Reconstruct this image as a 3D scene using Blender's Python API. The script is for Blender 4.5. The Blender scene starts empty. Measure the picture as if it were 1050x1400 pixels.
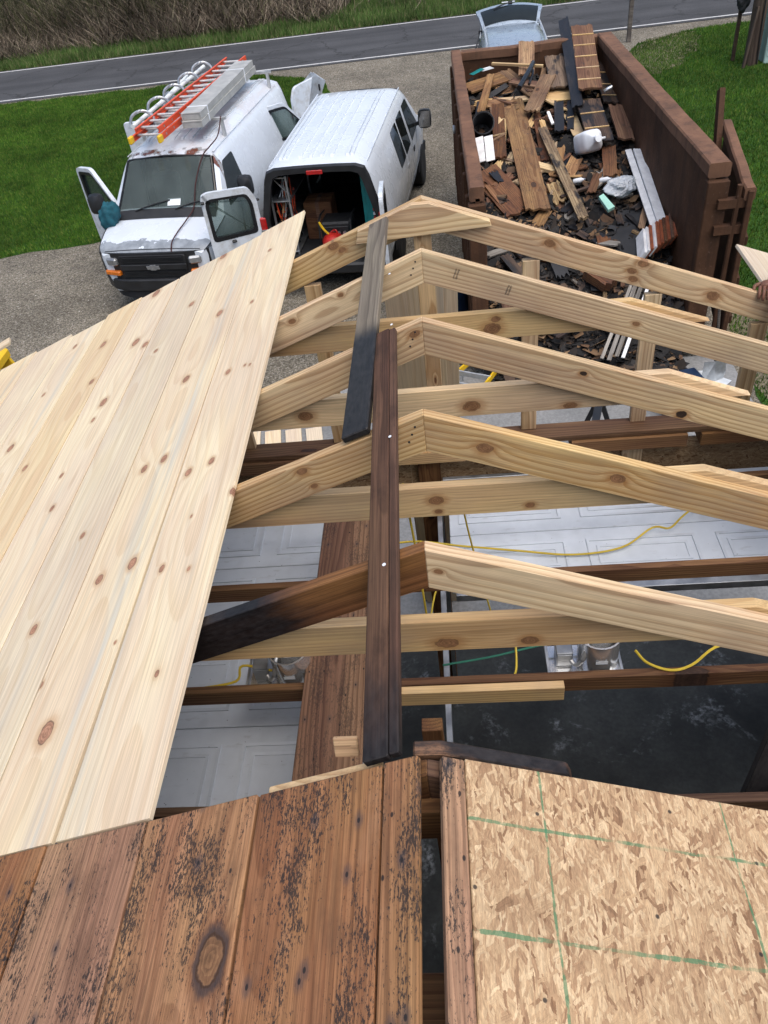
import bpy, bmesh, math, random
import numpy as np
from mathutils import Vector, Matrix
random.seed(7)
rng = np.random.default_rng(7)
RG = 4.35                      # ridge height above the ground
sc = bpy.context.scene
COL = sc.collection

# ------------------------------------------------------------------ camera
cam = bpy.data.cameras.new('camera')
camo = bpy.data.objects.new('camera', cam); COL.objects.link(camo)
cam.sensor_fit = 'VERTICAL'; cam.sensor_height = 24.0; cam.lens = 24.0 * 1080 / 1400
cam.clip_start = .05; cam.clip_end = 2000
def cam_axes(pit, rol, yaw):
    f = Vector((math.sin(yaw)*math.cos(pit), math.cos(yaw)*math.cos(pit), -math.sin(pit)))
    r0 = f.cross(Vector((0, 0, 1))).normalized(); u0 = r0.cross(f)
    return math.cos(rol)*r0 + math.sin(rol)*u0, -math.sin(rol)*r0 + math.cos(rol)*u0, f
cr, cu, cf = cam_axes(.734, -.150, -.131)
camo.matrix_world = Matrix(((cr.x, cu.x, -cf.x, .103), (cr.y, cu.y, -cf.y, -1.48), (cr.z, cu.z, -cf.z, 1.492 + RG), (0, 0, 0, 1)))
sc.camera = camo
# ------------------------------------------------------------------ light
SUN_EL, SUN_AZ = math.radians(66), math.radians(140)      # azimuth clockwise from +Y
w = bpy.data.worlds.new('World'); sc.world = w; w.use_nodes = True
nt = w.node_tree; nt.nodes.clear()
sky = nt.nodes.new('ShaderNodeTexSky'); sky.sky_type = 'NISHITA'; sky.sun_disc = False
sky.sun_elevation = SUN_EL; sky.sun_rotation = SUN_AZ; sky.air_density = 1.0; sky.dust_density = 4.0; sky.ozone_density = 1.0
bg = nt.nodes.new('ShaderNodeBackground'); bg.inputs['Strength'].default_value = .15
wo = nt.nodes.new('ShaderNodeOutputWorld')
nt.links.new(sky.outputs[0], bg.inputs[0]); nt.links.new(bg.outputs[0], wo.inputs[0])
sl = bpy.data.lights.new('sun', 'SUN'); sl.energy = 1.5; sl.angle = math.radians(75); sl.color = (1, .985, .955)
so = bpy.data.objects.new('sun', sl); COL.objects.link(so)
sd = Vector((math.sin(SUN_AZ)*math.cos(SUN_EL), math.cos(SUN_AZ)*math.cos(SUN_EL), math.sin(SUN_EL)))
so.rotation_euler = sd.to_track_quat('Z', 'Y').to_euler(); so.location = (0, 0, 30)
cy = sc.cycles; cy.max_bounces = 6; cy.diffuse_bounces = 3; cy.glossy_bounces = 3; cy.transmission_bounces = 3; cy.transparent_max_bounces = 8; cy.caustics_reflective = False; cy.caustics_refractive = False; cy.adaptive_threshold = .02
vs = sc.view_settings
vs.view_transform = 'Standard'; vs.look = 'None'; vs.gamma = 1; vs.exposure = .45
try: vs.use_curve_mapping = False
except Exception: pass

# ------------------------------------------------------------------ node helper
class NT:
    def __init__(s, name):
        s.m = bpy.data.materials.new(name); s.m.use_nodes = True
        s.t = s.m.node_tree; s.t.nodes.clear()
        s.out = s.t.nodes.new('ShaderNodeOutputMaterial')
    def n(s, typ, **kw):
        nd = s.t.nodes.new('ShaderNode' + typ)
        for k, v in kw.items(): setattr(nd, k, v)
        return nd
    def put(s, sock, v):
        if v is None: return
        if isinstance(v, bpy.types.NodeSocket): s.t.links.new(v, sock)
        elif isinstance(v, (tuple, list)) and len(v) == 3 and sock.type == 'RGBA': sock.default_value = (*v, 1)
        else: sock.default_value = v
    def math(s, op, a, b=None, c=None, clamp=False):
        nd = s.n('Math', operation=op, use_clamp=clamp)
        s.put(nd.inputs[0], a); s.put(nd.inputs[1], b); s.put(nd.inputs[2], c)
        return nd.outputs[0]
    def mul(s, a, b): return s.math('MULTIPLY', a, b)
    def add(s, a, b): return s.math('ADD', a, b)
    def vmul(s, a, b):
        nd = s.n('VectorMath', operation='MULTIPLY'); s.put(nd.inputs[0], a); s.put(nd.inputs[1], b); return nd.outputs[0]
    def vadd(s, a, b):
        nd = s.n('VectorMath', operation='ADD'); s.put(nd.inputs[0], a); s.put(nd.inputs[1], b); return nd.outputs[0]
    def xyz(s, v):
        nd = s.n('SeparateXYZ'); s.put(nd.inputs[0], v); return nd.outputs[0], nd.outputs[1], nd.outputs[2]
    def comb(s, x, y, z):
        nd = s.n('CombineXYZ'); s.put(nd.inputs[0], x); s.put(nd.inputs[1], y); s.put(nd.inputs[2], z); return nd.outputs[0]
    def noise(s, v, scale, detail=3, rough=.5, dist=0, col=False):
        nd = s.n('TexNoise'); s.put(nd.inputs['Vector'], v); nd.inputs['Scale'].default_value = scale
        nd.inputs['Detail'].default_value = detail; nd.inputs['Roughness'].default_value = rough; nd.inputs['Distortion'].default_value = dist
        return nd.outputs['Color' if col else 'Fac']
    def voro(s, v, scale, dim='3D', feature='F1', rnd=1, metric=None):
        nd = s.n('TexVoronoi', voronoi_dimensions=dim, feature=feature); s.put(nd.inputs['Vector'], v)
        nd.inputs['Scale'].default_value = scale; nd.inputs['Randomness'].default_value = rnd
        if metric: nd.distance = metric
        return nd
    def step(s, v, a, b, lo=0., hi=1.):           # smooth map a..b -> lo..hi
        nd = s.n('MapRange', interpolation_type='SMOOTHSTEP'); s.put(nd.inputs[0], v)
        nd.inputs[1].default_value = a; nd.inputs[2].default_value = b
        nd.inputs[3].default_value = lo; nd.inputs[4].default_value = hi
        return nd.outputs[0]
    def mix(s, f, a, b, mode='MIX'):
        nd = s.n('Mix', data_type='RGBA', blend_type=mode); s.put(nd.inputs[0], f); s.put(nd.inputs[6], a); s.put(nd.inputs[7], b)
        return nd.outputs[2]
    def ramp(s, f, stops):
        nd = s.n('ValToRGB'); s.put(nd.inputs[0], f); e = nd.color_ramp.elements
        while len(e) < len(stops): e.new(.5)
        for i, (p, c) in enumerate(stops): e[i].position = p; e[i].color = (*c, 1)
        return nd.outputs[0]
    def hsv(s, c, h=.5, sa=1., v=1.):
        nd = s.n('HueSaturation'); s.put(nd.inputs['Color'], c); s.put(nd.inputs['Hue'], h); s.put(nd.inputs['Saturation'], sa); s.put(nd.inputs['Value'], v)
        return nd.outputs[0]
    def obj(s): return s.n('TexCoord').outputs['Object']
    def pos(s): return s.n('NewGeometry').outputs['Position']
    def rnd(s): return s.n('ObjectInfo').outputs['Random']
    def island(s): return s.n('NewGeometry').outputs['Random Per Island']
    def finish(s, col, rough=.6, bump=None, bstr=.3, bdist=.002, metal=0., spec=.4, coat=0., trans=None, sheen=0.):
        p = s.n('BsdfPrincipled'); s.put(p.inputs['Base Color'], col); s.put(p.inputs['Roughness'], rough)
        s.put(p.inputs['Metallic'], metal); s.put(p.inputs['Specular IOR Level'], spec); s.put(p.inputs['Coat Weight'], coat)
        p.inputs['Coat Roughness'].default_value = .06
        if bump is not None:
            b = s.n('Bump'); b.inputs['Strength'].default_value = bstr; b.inputs['Distance'].default_value = bdist
            s.put(b.inputs['Height'], bump); s.t.links.new(b.outputs[0], p.inputs['Normal'])
        sh = p.outputs[0]
        if trans is not None:
            t = s.n('BsdfTransparent'); t.inputs[0].default_value = (.8, .88, .86, 1)
            mx = s.n('MixShader'); s.put(mx.inputs[0], trans); s.t.links.new(sh, mx.inputs[1]); s.t.links.new(t.outputs[0], mx.inputs[2]); sh = mx.outputs[0]
        s.t.links.new(sh, s.out.inputs[0])
        return s.m

def plain(name, col, rough=.5, metal=0., coat=0., var=.25, scale=6., bump=.0, spec=.4):
    t = NT(name); o = t.vadd(t.obj(), t.comb(t.mul(t.rnd(), 31.), 0., 0.))
    n = t.noise(o, scale, 5, .6); v = t.step(n, .25, .75, 1 - var, 1 + var*.6)
    c = t.hsv(col, v=v); fine = t.noise(o, scale*14, 3)
    return t.finish(c, t.step(n, .3, .7, max(rough - .08, .02), rough + .1), fine if bump else None, bump, .002, metal, spec, coat)

# wood: local X along the grain, Y across the face, Z through the thickness
def wood(name, light, dark, ring=55., pith=.11, knots=None, kcol=(.16, .05, .025), fiber=.16, var=.12, blue=0., rough=.62,
         char=None, chargrad=None, specks=0., streak=0., grey=0., bump=.35, wob=.05, ringamt=.75, fixed=None, blotch=0., krim=.75, stripe=None, thick=0.):
    t = NT(name); r = t.rnd()
    o = t.vadd(t.obj(), t.comb(t.mul(r, 43.), t.math('MULTIPLY_ADD', r, 0.0, 0.0), 0.))
    x, y, z = t.xyz(o)
    r2 = t.math('FRACT', t.mul(r, 17.31)); r3 = t.math('FRACT', t.mul(r, 91.7))
    # knots in the plane of the face
    kd = None
    if knots:
        kx, ky, kth, kr = knots
        vv = t.voro(t.comb(t.mul(x, kx), t.add(t.mul(y, ky), t.mul(r2, 9.)), 0.), 1., '2D')
        cx, cy, cz = t.xyz(vv.outputs['Color'])
        on = t.math('GREATER_THAN', cx, kth)
        d = t.add(vv.outputs['Distance'], t.math('MULTIPLY_ADD', t.noise(o, 60., 2), .05, -.025))
        kd = t.math('DIVIDE', d, t.math('MULTIPLY_ADD', cy, kr*.8, kr*.5))      # 1 at the rim of the knot
        kd = t.add(kd, t.mul(t.math('SUBTRACT', 1., on), 50.))
    if fixed:
        xo, yo, zo = t.xyz(t.obj()); wb = t.math('MULTIPLY_ADD', t.noise(o, 55., 2), .5, -.25)
        for (kx, ky, rx, ry) in fixed:
            a = t.mul(t.math('SUBTRACT', xo, kx), 1/rx); b = t.mul(t.math('SUBTRACT', yo, ky), 1/ry)
            d = t.add(t.math('SQRT', t.add(t.mul(a, a), t.mul(b, b))), wb)
            kd = d if kd is None else t.math('MINIMUM', kd, d)
    n1 = t.noise(t.comb(t.mul(x, .55), t.mul(y, 1.6), t.mul(z, 1.6)), 1., 2)
    n2 = t.noise(t.comb(t.mul(x, 2.2), t.mul(y, 7.), t.mul(z, 7.)), 1., 2)
    yy = t.add(t.add(y, t.math('MULTIPLY_ADD', r2, .16, -.08)), t.math('MULTIPLY_ADD', n1, wob*2, -wob))
    zz = t.add(t.add(z, t.math('MULTIPLY_ADD', r3, pith, .035)), t.math('MULTIPLY_ADD', n1, wob*1.6, -wob*.8))
    rad = t.math('SQRT', t.add(t.mul(yy, yy), t.mul(zz, zz)))
    rad = t.add(rad, t.math('MULTIPLY_ADD', n2, .016, -.008))
    if kd is not None:
        g = t.math('DIVIDE', 1., t.math('MULTIPLY_ADD', t.mul(kd, kd), .35, 1.))
        rad = t.add(rad, t.mul(g, .03))
    saw = t.math('FRACT', t.mul(rad, ring))
    late = t.step(saw, .25, .93); fall = t.step(saw, .93, 1.0, 1., 0.); ringm = t.mul(t.mul(late, fall), ringamt)
    fib = t.noise(t.comb(t.mul(x, 3.), t.mul(y, 230.), t.mul(z, 230.)), 1., 3, .6)
    fib2 = t.noise(t.comb(t.mul(x, 1.3), t.mul(y, 40.), t.mul(z, 40.)), 1., 3, .6)
    big = t.noise(t.comb(t.mul(x, 1.1), t.mul(y, 5.), t.mul(z, 5.)), 1., 3)
    c = t.mix(ringm, light, dark)
    c = t.hsv(c, t.step(big, .3, .7, .492, .508), t.step(r3, 0., 1., .88, 1.1), t.mul(t.mul(t.step(fib, .3, .7, 1 - fiber, 1 + fiber*.6), t.step(big, .25, .75, 1 - var, 1 + var)), t.step(r2, 0., 1., 1 - var*.8, 1 + var*.5)))
    if streak:
        c = t.mix(t.mul(t.step(fib2, .55, .72), streak), c, (dark[0]*.55, dark[1]*.5, dark[2]*.45))
    if blue:
        b = t.mul(t.step(t.noise(t.comb(t.mul(x, .5), t.mul(y, 9.), 0.), 1., 3), .58, .72), blue)
        c = t.mix(b, c, (.36, .39, .38))
    if stripe:
        ys = t.math('ABSOLUTE', t.math('SUBTRACT', t.add(t.xyz(t.obj())[1], t.math('MULTIPLY_ADD', n1, .05, -.025)), stripe[0])); c = t.mix(t.mul(t.mul(t.step(ys, 0., stripe[1]*1.3, 1., 0.), t.step(t.noise(t.comb(t.mul(x, 1.6), t.mul(y, 45.), 0.), 1., 3), .35, .65)), .55), c, (.46, .48, .45))
    if grey:
        c = t.mix(t.mul(t.step(t.noise(o, 2.2, 4, .6), .35, .7), grey), c, (.20, .185, .165))
    if blotch:
        bl = t.noise(t.comb(t.mul(x, 5.), t.mul(y, 9.), t.mul(z, 9.)), 1., 5, .65); c = t.mix(t.mul(t.step(bl, .48, .70), blotch), c, (dark[0]*.45, dark[1]*.5, dark[2]*.6)); c = t.mix(t.mul(t.step(bl, .47, .30), blotch*.5), c, (light[0]*1.15, light[1]*1.25, light[2]*1.4))
    if specks:
        s1 = t.noise(t.comb(t.mul(x, 85.), t.mul(y, 230.), t.mul(z, 230.)), 1., 5, .75)
        area = t.step(t.noise(t.comb(t.mul(x, 3.2), t.mul(y, 11.), t.mul(z, 4.)), 1., 5, .65), .36, .66)
        sm = t.mul(t.step(t.add(s1, t.math('MULTIPLY_ADD', area, .20, -.085)), .560, .61), specks)
        c = t.mix(sm, c, (.022, .018, .017))
        vv2 = t.voro(t.comb(t.mul(x, 7.), t.mul(y, 12.), 0.), 1., '2D')
        nl = t.mul(t.step(vv2.outputs['Distance'], .03, .05, 1., 0.), t.math('GREATER_THAN', t.xyz(vv2.outputs['Color'])[0], .35))
        hl = t.mul(t.mul(t.step(t.add(vv2.outputs['Distance'], t.math('MULTIPLY_ADD', s1, .2, -.1)), .05, .20, 1., 0.), t.math('GREATER_THAN', t.xyz(vv2.outputs['Color'])[0], .6)), specks*.6)
        c = t.mix(hl, c, (.035, .034, .042))
        c = t.mix(t.mul(nl, .9), c, (.012, .011, .012))
    if kd is not None:
        halo = t.step(kd, 1., 2.3, .55, 0.); c = t.mix(halo, c, (dark[0]*.75, dark[1]*.6, dark[2]*.5))
        core = t.step(kd, .86, 1.02, 1., 0.)
        kr_ = t.math('FRACT', t.mul(kd, 3.2)); kc = t.mix(t.mul(t.step(kr_, .2, .9), .6), kcol, (kcol[0]*1.7, kcol[1]*1.8, kcol[2]*1.8)); kc = t.hsv(kc, v=t.step(t.noise(o, 38., 4, .65), .3, .7, .75, 1.25))
        c = t.mix(core, c, kc)
        if thick: c = t.mix(t.mul(t.mul(t.step(kd, .8, .98), t.step(kd, 1.15, 1.15 + thick, 1., 0.)), .8), c, (.035, .03, .032))
        rim = t.mul(t.step(kd, .82, .95), t.step(kd, .98, 1.1, 1., 0.)); c = t.mix(t.mul(rim, krim), c, (kcol[0]*.35, kcol[1]*.35, kcol[2]*.4))
    rg = rough
    if char is not None or chargrad is not None:
        cn = t.noise(t.comb(t.mul(x, 2.), t.mul(y, 7.), t.mul(z, 7.)), 1., 4, .6)
        if chargrad: cn = t.add(t.mul(cn, .5), t.step(t.xyz(t.obj())[0], chargrad[0], chargrad[1], 0., .62)); ch = t.step(cn, .35, .65)
        else: ch = t.step(cn, char - .06, char + .06)
        crk = t.noise(t.comb(t.mul(x, 28.), t.mul(y, 60.), t.mul(z, 60.)), 1., 3, .6)
        c = t.mix(t.mul(ch, .95), c, t.ramp(crk, [(.3, (.004, .004, .005)), (.7, (.022, .021, .022))]))
        rg = t.mul(t.step(ch, 0., 1., 1., .72), rough)
    hgt = fib
    return t.finish(c, rg, hgt, bump, .0015, spec=.3)

M = {}
M['board'] = wood('fresh_pine_board', (.70, .575, .405), (.585, .43, .26), 50, .20, None, (.20, .085, .055), .14, .07, .5, .58, ringamt=.5, streak=.2, wob=.09)
def board_mat(i, fixed):
    k = (1., 1.02, .97, .99, .95, 1.0, .96, 1.01, .98)[i]; h = (0, .01, -.01, .0, .02, -.01, .01, 0, .01)[i]
    return wood('fresh_pine_board_%d' % i, (.71*k, (.585 - h)*k, (.405 - 2*h)*k), (.60*k, (.435 - h)*k, (.255 - h)*k), 46 + 5*(i % 3), .20, None, (.30, .155, .095), .15, .08, .35, .58, ringamt=.42, streak=.2, wob=.10, fixed=[(a, b, c*.8, d*.8) for a, b, c, d in fixed] if fixed else None, stripe=(-.075, .04) if i == 1 else None)
def lumber_mat(n, fixed, kc=(.19, .095, .045), ra=.75): return wood('framing_lumber_' + n, (.68, .475, .25), (.40, .22, .085), 64, .13, None, kc, .2, .18, 0, .6, ringamt=ra, streak=.35, grey=.26, blotch=.10, wob=.10, fixed=fixed, krim=.5)
M['lumber'] = wood('framing_lumber', (.62, .44, .24), (.36, .20, .08), 70, .12, (2.6, 8., .88, .09), (.12, .05, .025), .17, .12, 0, .6, ringamt=.75, streak=.28, grey=.24, wob=.09)
M['old'] = wood('old_brown_board', (.325, .172, .088), (.185, .086, .042), 95, .16, (1.7, 3.2, .80, .10), (.045, .030, .024), .34, .13, 0, .72, specks=.9, streak=.22, bump=.9, ringamt=.6, wob=.14, blotch=.45)
M['oldk'] = wood('old_brown_board_big_knot', (.325, .172, .088), (.185, .086, .042), 95, .16, None, (.15, .075, .036), .34, .13, 0, .72, krim=1., specks=.9, streak=.22, bump=.9, ringamt=.6, wob=.14, blotch=.45, thick=.4, fixed=[(2.30, -.105, .050, .030)])
M['brace'] = wood('dark_ridge_board', (.115, .055, .03), (.06, .028, .015), 70, .12, None, fiber=.35, var=.25, rough=.8, streak=.5, blotch=.6, chargrad=(.35, 1.3))
M['oldjoist'] = wood('old_joist', (.17, .088, .042), (.085, .038, .018), 70, .1, (2., 6., .7, .12), (.03, .015, .01), .3, .3, 0, .75, streak=.5)
M['oldplank'] = wood('old_plank_wood', (.20, .098, .05), (.085, .035, .016), 60, .14, (2.4, 5., .74, .09), (.06, .032, .022), .25, .28, 0, .75, specks=.55, streak=.4)
M['charred'] = wood('charred_lumber', (.19, .09, .042), (.10, .043, .02), 60, .1, None, fiber=.3, var=.25, rough=.62, char=.50, streak=.5, specks=.5)
M['charrafter'] = wood('charred_rafter', (.20, .095, .044), (.11, .05, .022), 60, .1, (2., 6., .6, .12), (.03, .015, .01), .3, .25, 0, .6, chargrad=(.10, .85), streak=.5, blotch=.4)
M['weathered'] = wood('weathered_charred_board', (.19, .155, .11), (.10, .078, .055), 60, .12, None, fiber=.25, var=.2, rough=.6, chargrad=(-.05, .45), streak=.35)
M['tan'] = wood('debris_tan', (.33, .20, .105), (.19, .10, .05), 55, .14, (1.6, 3., .55, .12), (.05, .028, .018), .3, .3, 0, .8, specks=.5, streak=.5)
M['rot'] = wood('debris_rotten', (.36, .26, .15), (.17, .10, .05), 55, .14, None, fiber=.3, var=.3, rough=.85, char=.60, specks=.7, streak=.7)
M['brn'] = wood('debris_brown', (.19, .10, .058), (.11, .053, .03), 55, .14, None, fiber=.3, var=.3, rough=.8, char=.66, streak=.5)
M['drk'] = wood('debris_dark', (.085, .056, .042), (.04, .026, .02), 55, .14, None, fiber=.3, var=.35, rough=.7, char=.50, streak=.5)
M['chr'] = wood('debris_charred', (.05, .042, .04), (.02, .017, .017), 55, .14, None, fiber=.3, var=.3, rough=.55, char=.40)
M['hlf'] = wood('debris_half_charred', (.25, .17, .11), (.12, .075, .045), 55, .14, None, fiber=.3, var=.3, rough=.75, char=.52, specks=.4)
M['rus'] = wood('debris_red_brown', (.16, .075, .038), (.08, .035, .018), 55, .14, (1.6, 3., .6, .1), (.03, .015, .01), .3, .3, 0, .8, specks=.5, streak=.5)
M['pine'] = wood('debris_pine', (.60, .43, .22), (.42, .26, .11), 60, .1, None, fiber=.15, var=.15)
M['gry'] = wood('debris_grey_lath', (.30, .28, .25), (.17, .15, .13), 60, .1, None, fiber=.3, var=.3, rough=.85, streak=.5)

def osb(name, dim=1., chalk=False, seed=0.):
    t = NT(name); o = t.obj(); x, y, z = t.xyz(o)
    wv = t.noise(o, 45., 4, .7, col=True); o2 = t.vadd(o, t.vmul(wv, (.011, .011, 0.)))
    x2, y2, _ = t.xyz(o2)
    col = None; h = None
    pal = [(0., (.19*dim, .098*dim, .048*dim)), (.13, (.33*dim, .20*dim, .108*dim)), (.55, (.46*dim, .308*dim, .17*dim)), (1., (.60*dim, .44*dim, .265*dim))]
    for i, (ang, sx, sy, th) in enumerate([(10, 10, 34, -1), (-22, 12, 45, .5), (30, 13, 50, .55), (-45, 15, 55, .68), (60, 17, 60, .74), (5, 15, 85, .62), (-15, 26, 120, .78), (20, 34, 150, .82), (-35, 36, 150, .86), (55, 38, 140, .88), (2, 30, 230, .84)]):
        a = math.radians(ang); ca, sa = math.cos(a), math.sin(a)
        u = t.add(t.mul(x2, ca*sx), t.add(t.mul(y2, -sa*sx), 3.1*i + seed)); v = t.add(t.mul(x2, sa*sy), t.add(t.mul(y2, ca*sy), 7.7*i))
        vv = t.voro(t.comb(u, v, 0.), 1., '2D', rnd=.95, metric='CHEBYCHEV')
        c1, c2, c3 = t.xyz(vv.outputs['Color'])
        gr = t.noise(t.comb(t.mul(u, .8), t.mul(v, 9.), 0.), 1., 2)
        cc = t.hsv(t.ramp(c1, pal), v=t.step(gr, .25, .75, .76, 1.16))
        if col is None: col = cc
        else:
            e = t.mul(t.math('GREATER_THAN', c3, th), t.step(vv.outputs['Distance'], .46, .50, 1., 0.))
            col = t.mix(e, col, cc)
            rim = t.mul(t.mul(t.step(vv.outputs['Distance'], .36, .47), e), .16); col = t.mix(rim, col, (.14*dim, .075*dim, .035*dim))  # flake edges darkened in the colour as painted shadow gaps
    dk = t.step(t.noise(o, 55., 3, .6), .68, .76); col = t.mix(t.mul(dk, .55), col, (.10*dim, .05*dim, .03*dim))
    col = t.mix(.08, col, (.45*dim, .30*dim, .17*dim))
    ff = t.noise(t.comb(t.mul(x, 60.), t.mul(y, 260.), 0.), 1., 4, .7); col = t.hsv(col, v=t.mul(t.step(t.noise(o, 3., 3), .3, .7, .9, 1.06), t.step(ff, .3, .7, .78, 1.16)))
    vv = t.voro(t.comb(t.mul(x, 5.), t.mul(y, 5.), 0.), 1., '2D')
    nl = t.mul(t.step(vv.outputs['Distance'], .014, .028, 1., 0.), t.math('GREATER_THAN', t.xyz(vv.outputs['Color'])[0], .4)); col = t.mix(t.mul(nl, .9), col, (.02, .016, .015))
    if chalk:
        br = t.noise(o, 42., 4, .7); wob = t.math('MULTIPLY_ADD', t.noise(o, 6., 2), .010, -.005)
        for ax, pos_, w_, lo in chalk:
            cc = x if ax == 'x' else y; oth = y if ax == 'x' else x
            d = t.math('ABSOLUTE', t.add(t.math('SUBTRACT', cc, pos_), wob))
            dash = t.noise(t.comb(t.mul(oth, 9.), pos_*10, 0.), 1., 2)
            wd = t.math('MULTIPLY_ADD', t.mul(dash, br), w_*3.2, w_*.1)
            mk = t.mul(t.mul(t.math('LESS_THAN', d, wd), t.step(br, .30, .52)), t.step(dash, lo, lo + .18, .15, 1.))
            col = t.mix(t.mul(mk, .72), col, (.035, .17, .08))
    return t.finish(col, .62, t.noise(t.comb(t.mul(x, 18.), t.mul(y, 60.), 0.), 1., 3), .6, .003, spec=.3)
M['osbwall'] = osb('osb_wall', .85, None, 5.)

def glass(name, col, tr=0., rough=.03):
    t = NT(name); n = t.noise(t.obj(), 3., 3)
    return t.finish(t.hsv(col, v=t.step(n, .3, .7, .85, 1.15)), rough, spec=.35, trans=tr if tr else None)
M['glass'] = glass('tinted_glass', (.012, .016, .016))
M['windshield'] = glass('windshield_glass', (.10, .125, .12), .42, rough=.03)
M['cabgrey'] = plain('grey_cab_trim', (.10, .105, .11), .8, var=.2)
M['doorglass'] = glass('door_glass', (.05, .07, .06), .55)
M['black'] = plain('black_plastic', (.018, .019, .021), .45)
M['blackgloss'] = plain('black_trim', (.010, .011, .013), .3)
M['rubber'] = plain('tyre_rubber', (.016, .016, .017), .8)
M['steel'] = plain('galvanised_steel', (.45, .47, .49), .38, .85, var=.3, scale=9)
M['alu'] = plain('aluminium', (.52, .53, .53), .42, .6, var=.25, scale=8)
M['can'] = plain('bright_can_metal', (.80, .80, .79), .2, .8, var=.2)
M['chrome'] = plain('chrome', (.7, .7, .7), .12, 1., var=.05)
M['red'] = plain('red_lens', (.45, .012, .012), .2, coat=.5)
M['redplastic'] = plain('red_plastic', (.42, .02, .015), .4)
M['amber'] = plain('amber_lens', (.62, .16, .01), .22, coat=.5)
M['lens'] = plain('headlight_lens', (.30, .31, .32), .1, .5, coat=.6)
M['orange'] = plain('orange_fibreglass', (.62, .075, .025), .42, var=.2, scale=4)
M['yellow'] = plain('yellow_fibreglass', (.72, .45, .02), .45, var=.15)
M['plankmetal'] = plain('grey_aluminium_plank', (.42, .42, .40), .55, .25, var=.22, scale=5)
M['rung'] = plain('aluminium_rung', (.62, .60, .58), .45, .5, var=.15)
M['whitepipe'] = plain('white_painted_pipe', (.66, .70, .70), .4, var=.12)
M['tealcloth'] = plain('teal_cloth', (.012, .085, .115), .9, var=.35, scale=10)
M['teal'] = plain('teal_plastic', (.01, .20, .20), .45)
M['whiteplastic'] = plain('white_plastic', (.74, .77, .80), .4, var=.08)
M['bluebarrel'] = plain('blue_barrel_plastic', (.008, .022, .055), .45)
M['wht'] = plain('white_painted_trim', (.78, .78, .78), .55, var=.18, scale=9, bump=.2)
M['mint'] = plain('mint_foam', (.36, .66, .56), .85, var=.1)
M['strap'] = plain('dark_red_strap', (.045, .012, .012), .8)
M['yellowcable'] = plain('yellow_cable', (.55, .40, .035), .5, var=.2)
M['greencable'] = plain('green_cable', (.02, .13, .085), .5)
M['pole'] = wood('pole_wood', (.10, .068, .048), (.045, .028, .02), 40, .1, None, fiber=.4, var=.3, streak=.6)
M['signwood'] = wood('post_wood', (.15, .13, .11), (.08, .065, .055), 40, .1, None, fiber=.4, var=.3, streak=.5)
M['utility'] = plain('pale_green_cabinet', (.36, .50, .46), .5, var=.15)
M['skin'] = plain('skin', (.17, .075, .045), .55, var=.25, scale=30, bump=.2)
M['cloth'] = plain('dark_work_cloth', (.05, .055, .07), .9, var=.35, scale=14, bump=.4)
M['hair'] = plain('dark_hair', (.02, .014, .01), .7)
M['suvpaint'] = plain('blue_grey_paint', (.34, .40, .46), .3, .35, coat=.6, var=.08)
M['silver'] = plain('silver_paint', (.5, .52, .54), .35, .5, var=.1)
M['paper'] = plain('pale_metal_flashing', (.70, .74, .76), .45, .2, var=.2)
M['brick'] = plain('red_brown_siding', (.30, .085, .035), .7, var=.4, scale=12)
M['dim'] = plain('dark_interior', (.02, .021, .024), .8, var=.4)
M['grille'] = plain('dark_grille', (.012, .013, .015), .5)
M['insul'] = plain('black_paper', (.028, .029, .032), .75, var=.5, scale=5, bump=.4)
M['ground_under'] = plain('soil', (.09, .075, .05), .95, var=.3, scale=2)

def paint(name, wear):
    t = NT(name); o = t.obj(); x, y, z = t.xyz(o)
    n = t.noise(o, 2.2, 5, .6); c = t.hsv((.595, .645, .70), v=t.step(n, .25, .75, .96, 1.02))
    dirt = t.mul(t.step(z, .25, .8, .45, 0.), t.step(t.noise(o, 7., 5, .65), .4, .7)); c = t.mix(dirt, c, (.28, .25, .20))
    rg = t.step(n, .3, .7, .22, .34)
    if wear:
        rr = t.mul(t.mul(t.step(z, 1.86, 1.9), t.step(t.noise(t.vmul(o, (1., .35, 1.)), 5., 5, .6), .42, .62)), t.step(y, 1.2, 1.5))
        c = t.mix(t.mul(rr, .4), c, (.48, .42, .40))
        e = t.noise(t.vmul(o, (1.7, 1.7, 2.5)), 1.6, 5, .62)
        hood = t.math('GREATER_THAN', t.add(e, t.step(y, .12, .42, .16, -.32)), .52); hood = t.mul(hood, t.mul(t.math('LESS_THAN', y, .60), t.math('GREATER_THAN', z, .98)))
        prim = t.hsv((.25, .275, .30), v=t.step(t.noise(o, 9., 4), .3, .7, .8, 1.15)); c = t.mix(hood, c, prim)
        g = t.noise(t.vmul(o, (2.6, 3., 1.)), 1.5, 5, .6); band = t.mul(t.step(y, 1.40, 1.46), t.step(y, 1.58, 1.74, 1., 0.))
        rf = t.math('GREATER_THAN', t.add(g, t.mul(band, .1)), .60); rf = t.mul(rf, t.math('GREATER_THAN', band, .25)); c = t.mix(rf, c, (.27, .275, .28))
        ru = t.math('GREATER_THAN', t.add(g, t.mul(band, .1)), .665); ru = t.mul(ru, t.math('GREATER_THAN', band, .3)); c = t.mix(ru, c, (.13, .045, .025))
    return t.finish(c, rg, spec=.5, coat=.35)
M['van1'] = paint('worn_white_paint', True)
M['van2'] = paint('clean_white_paint', False)

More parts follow.
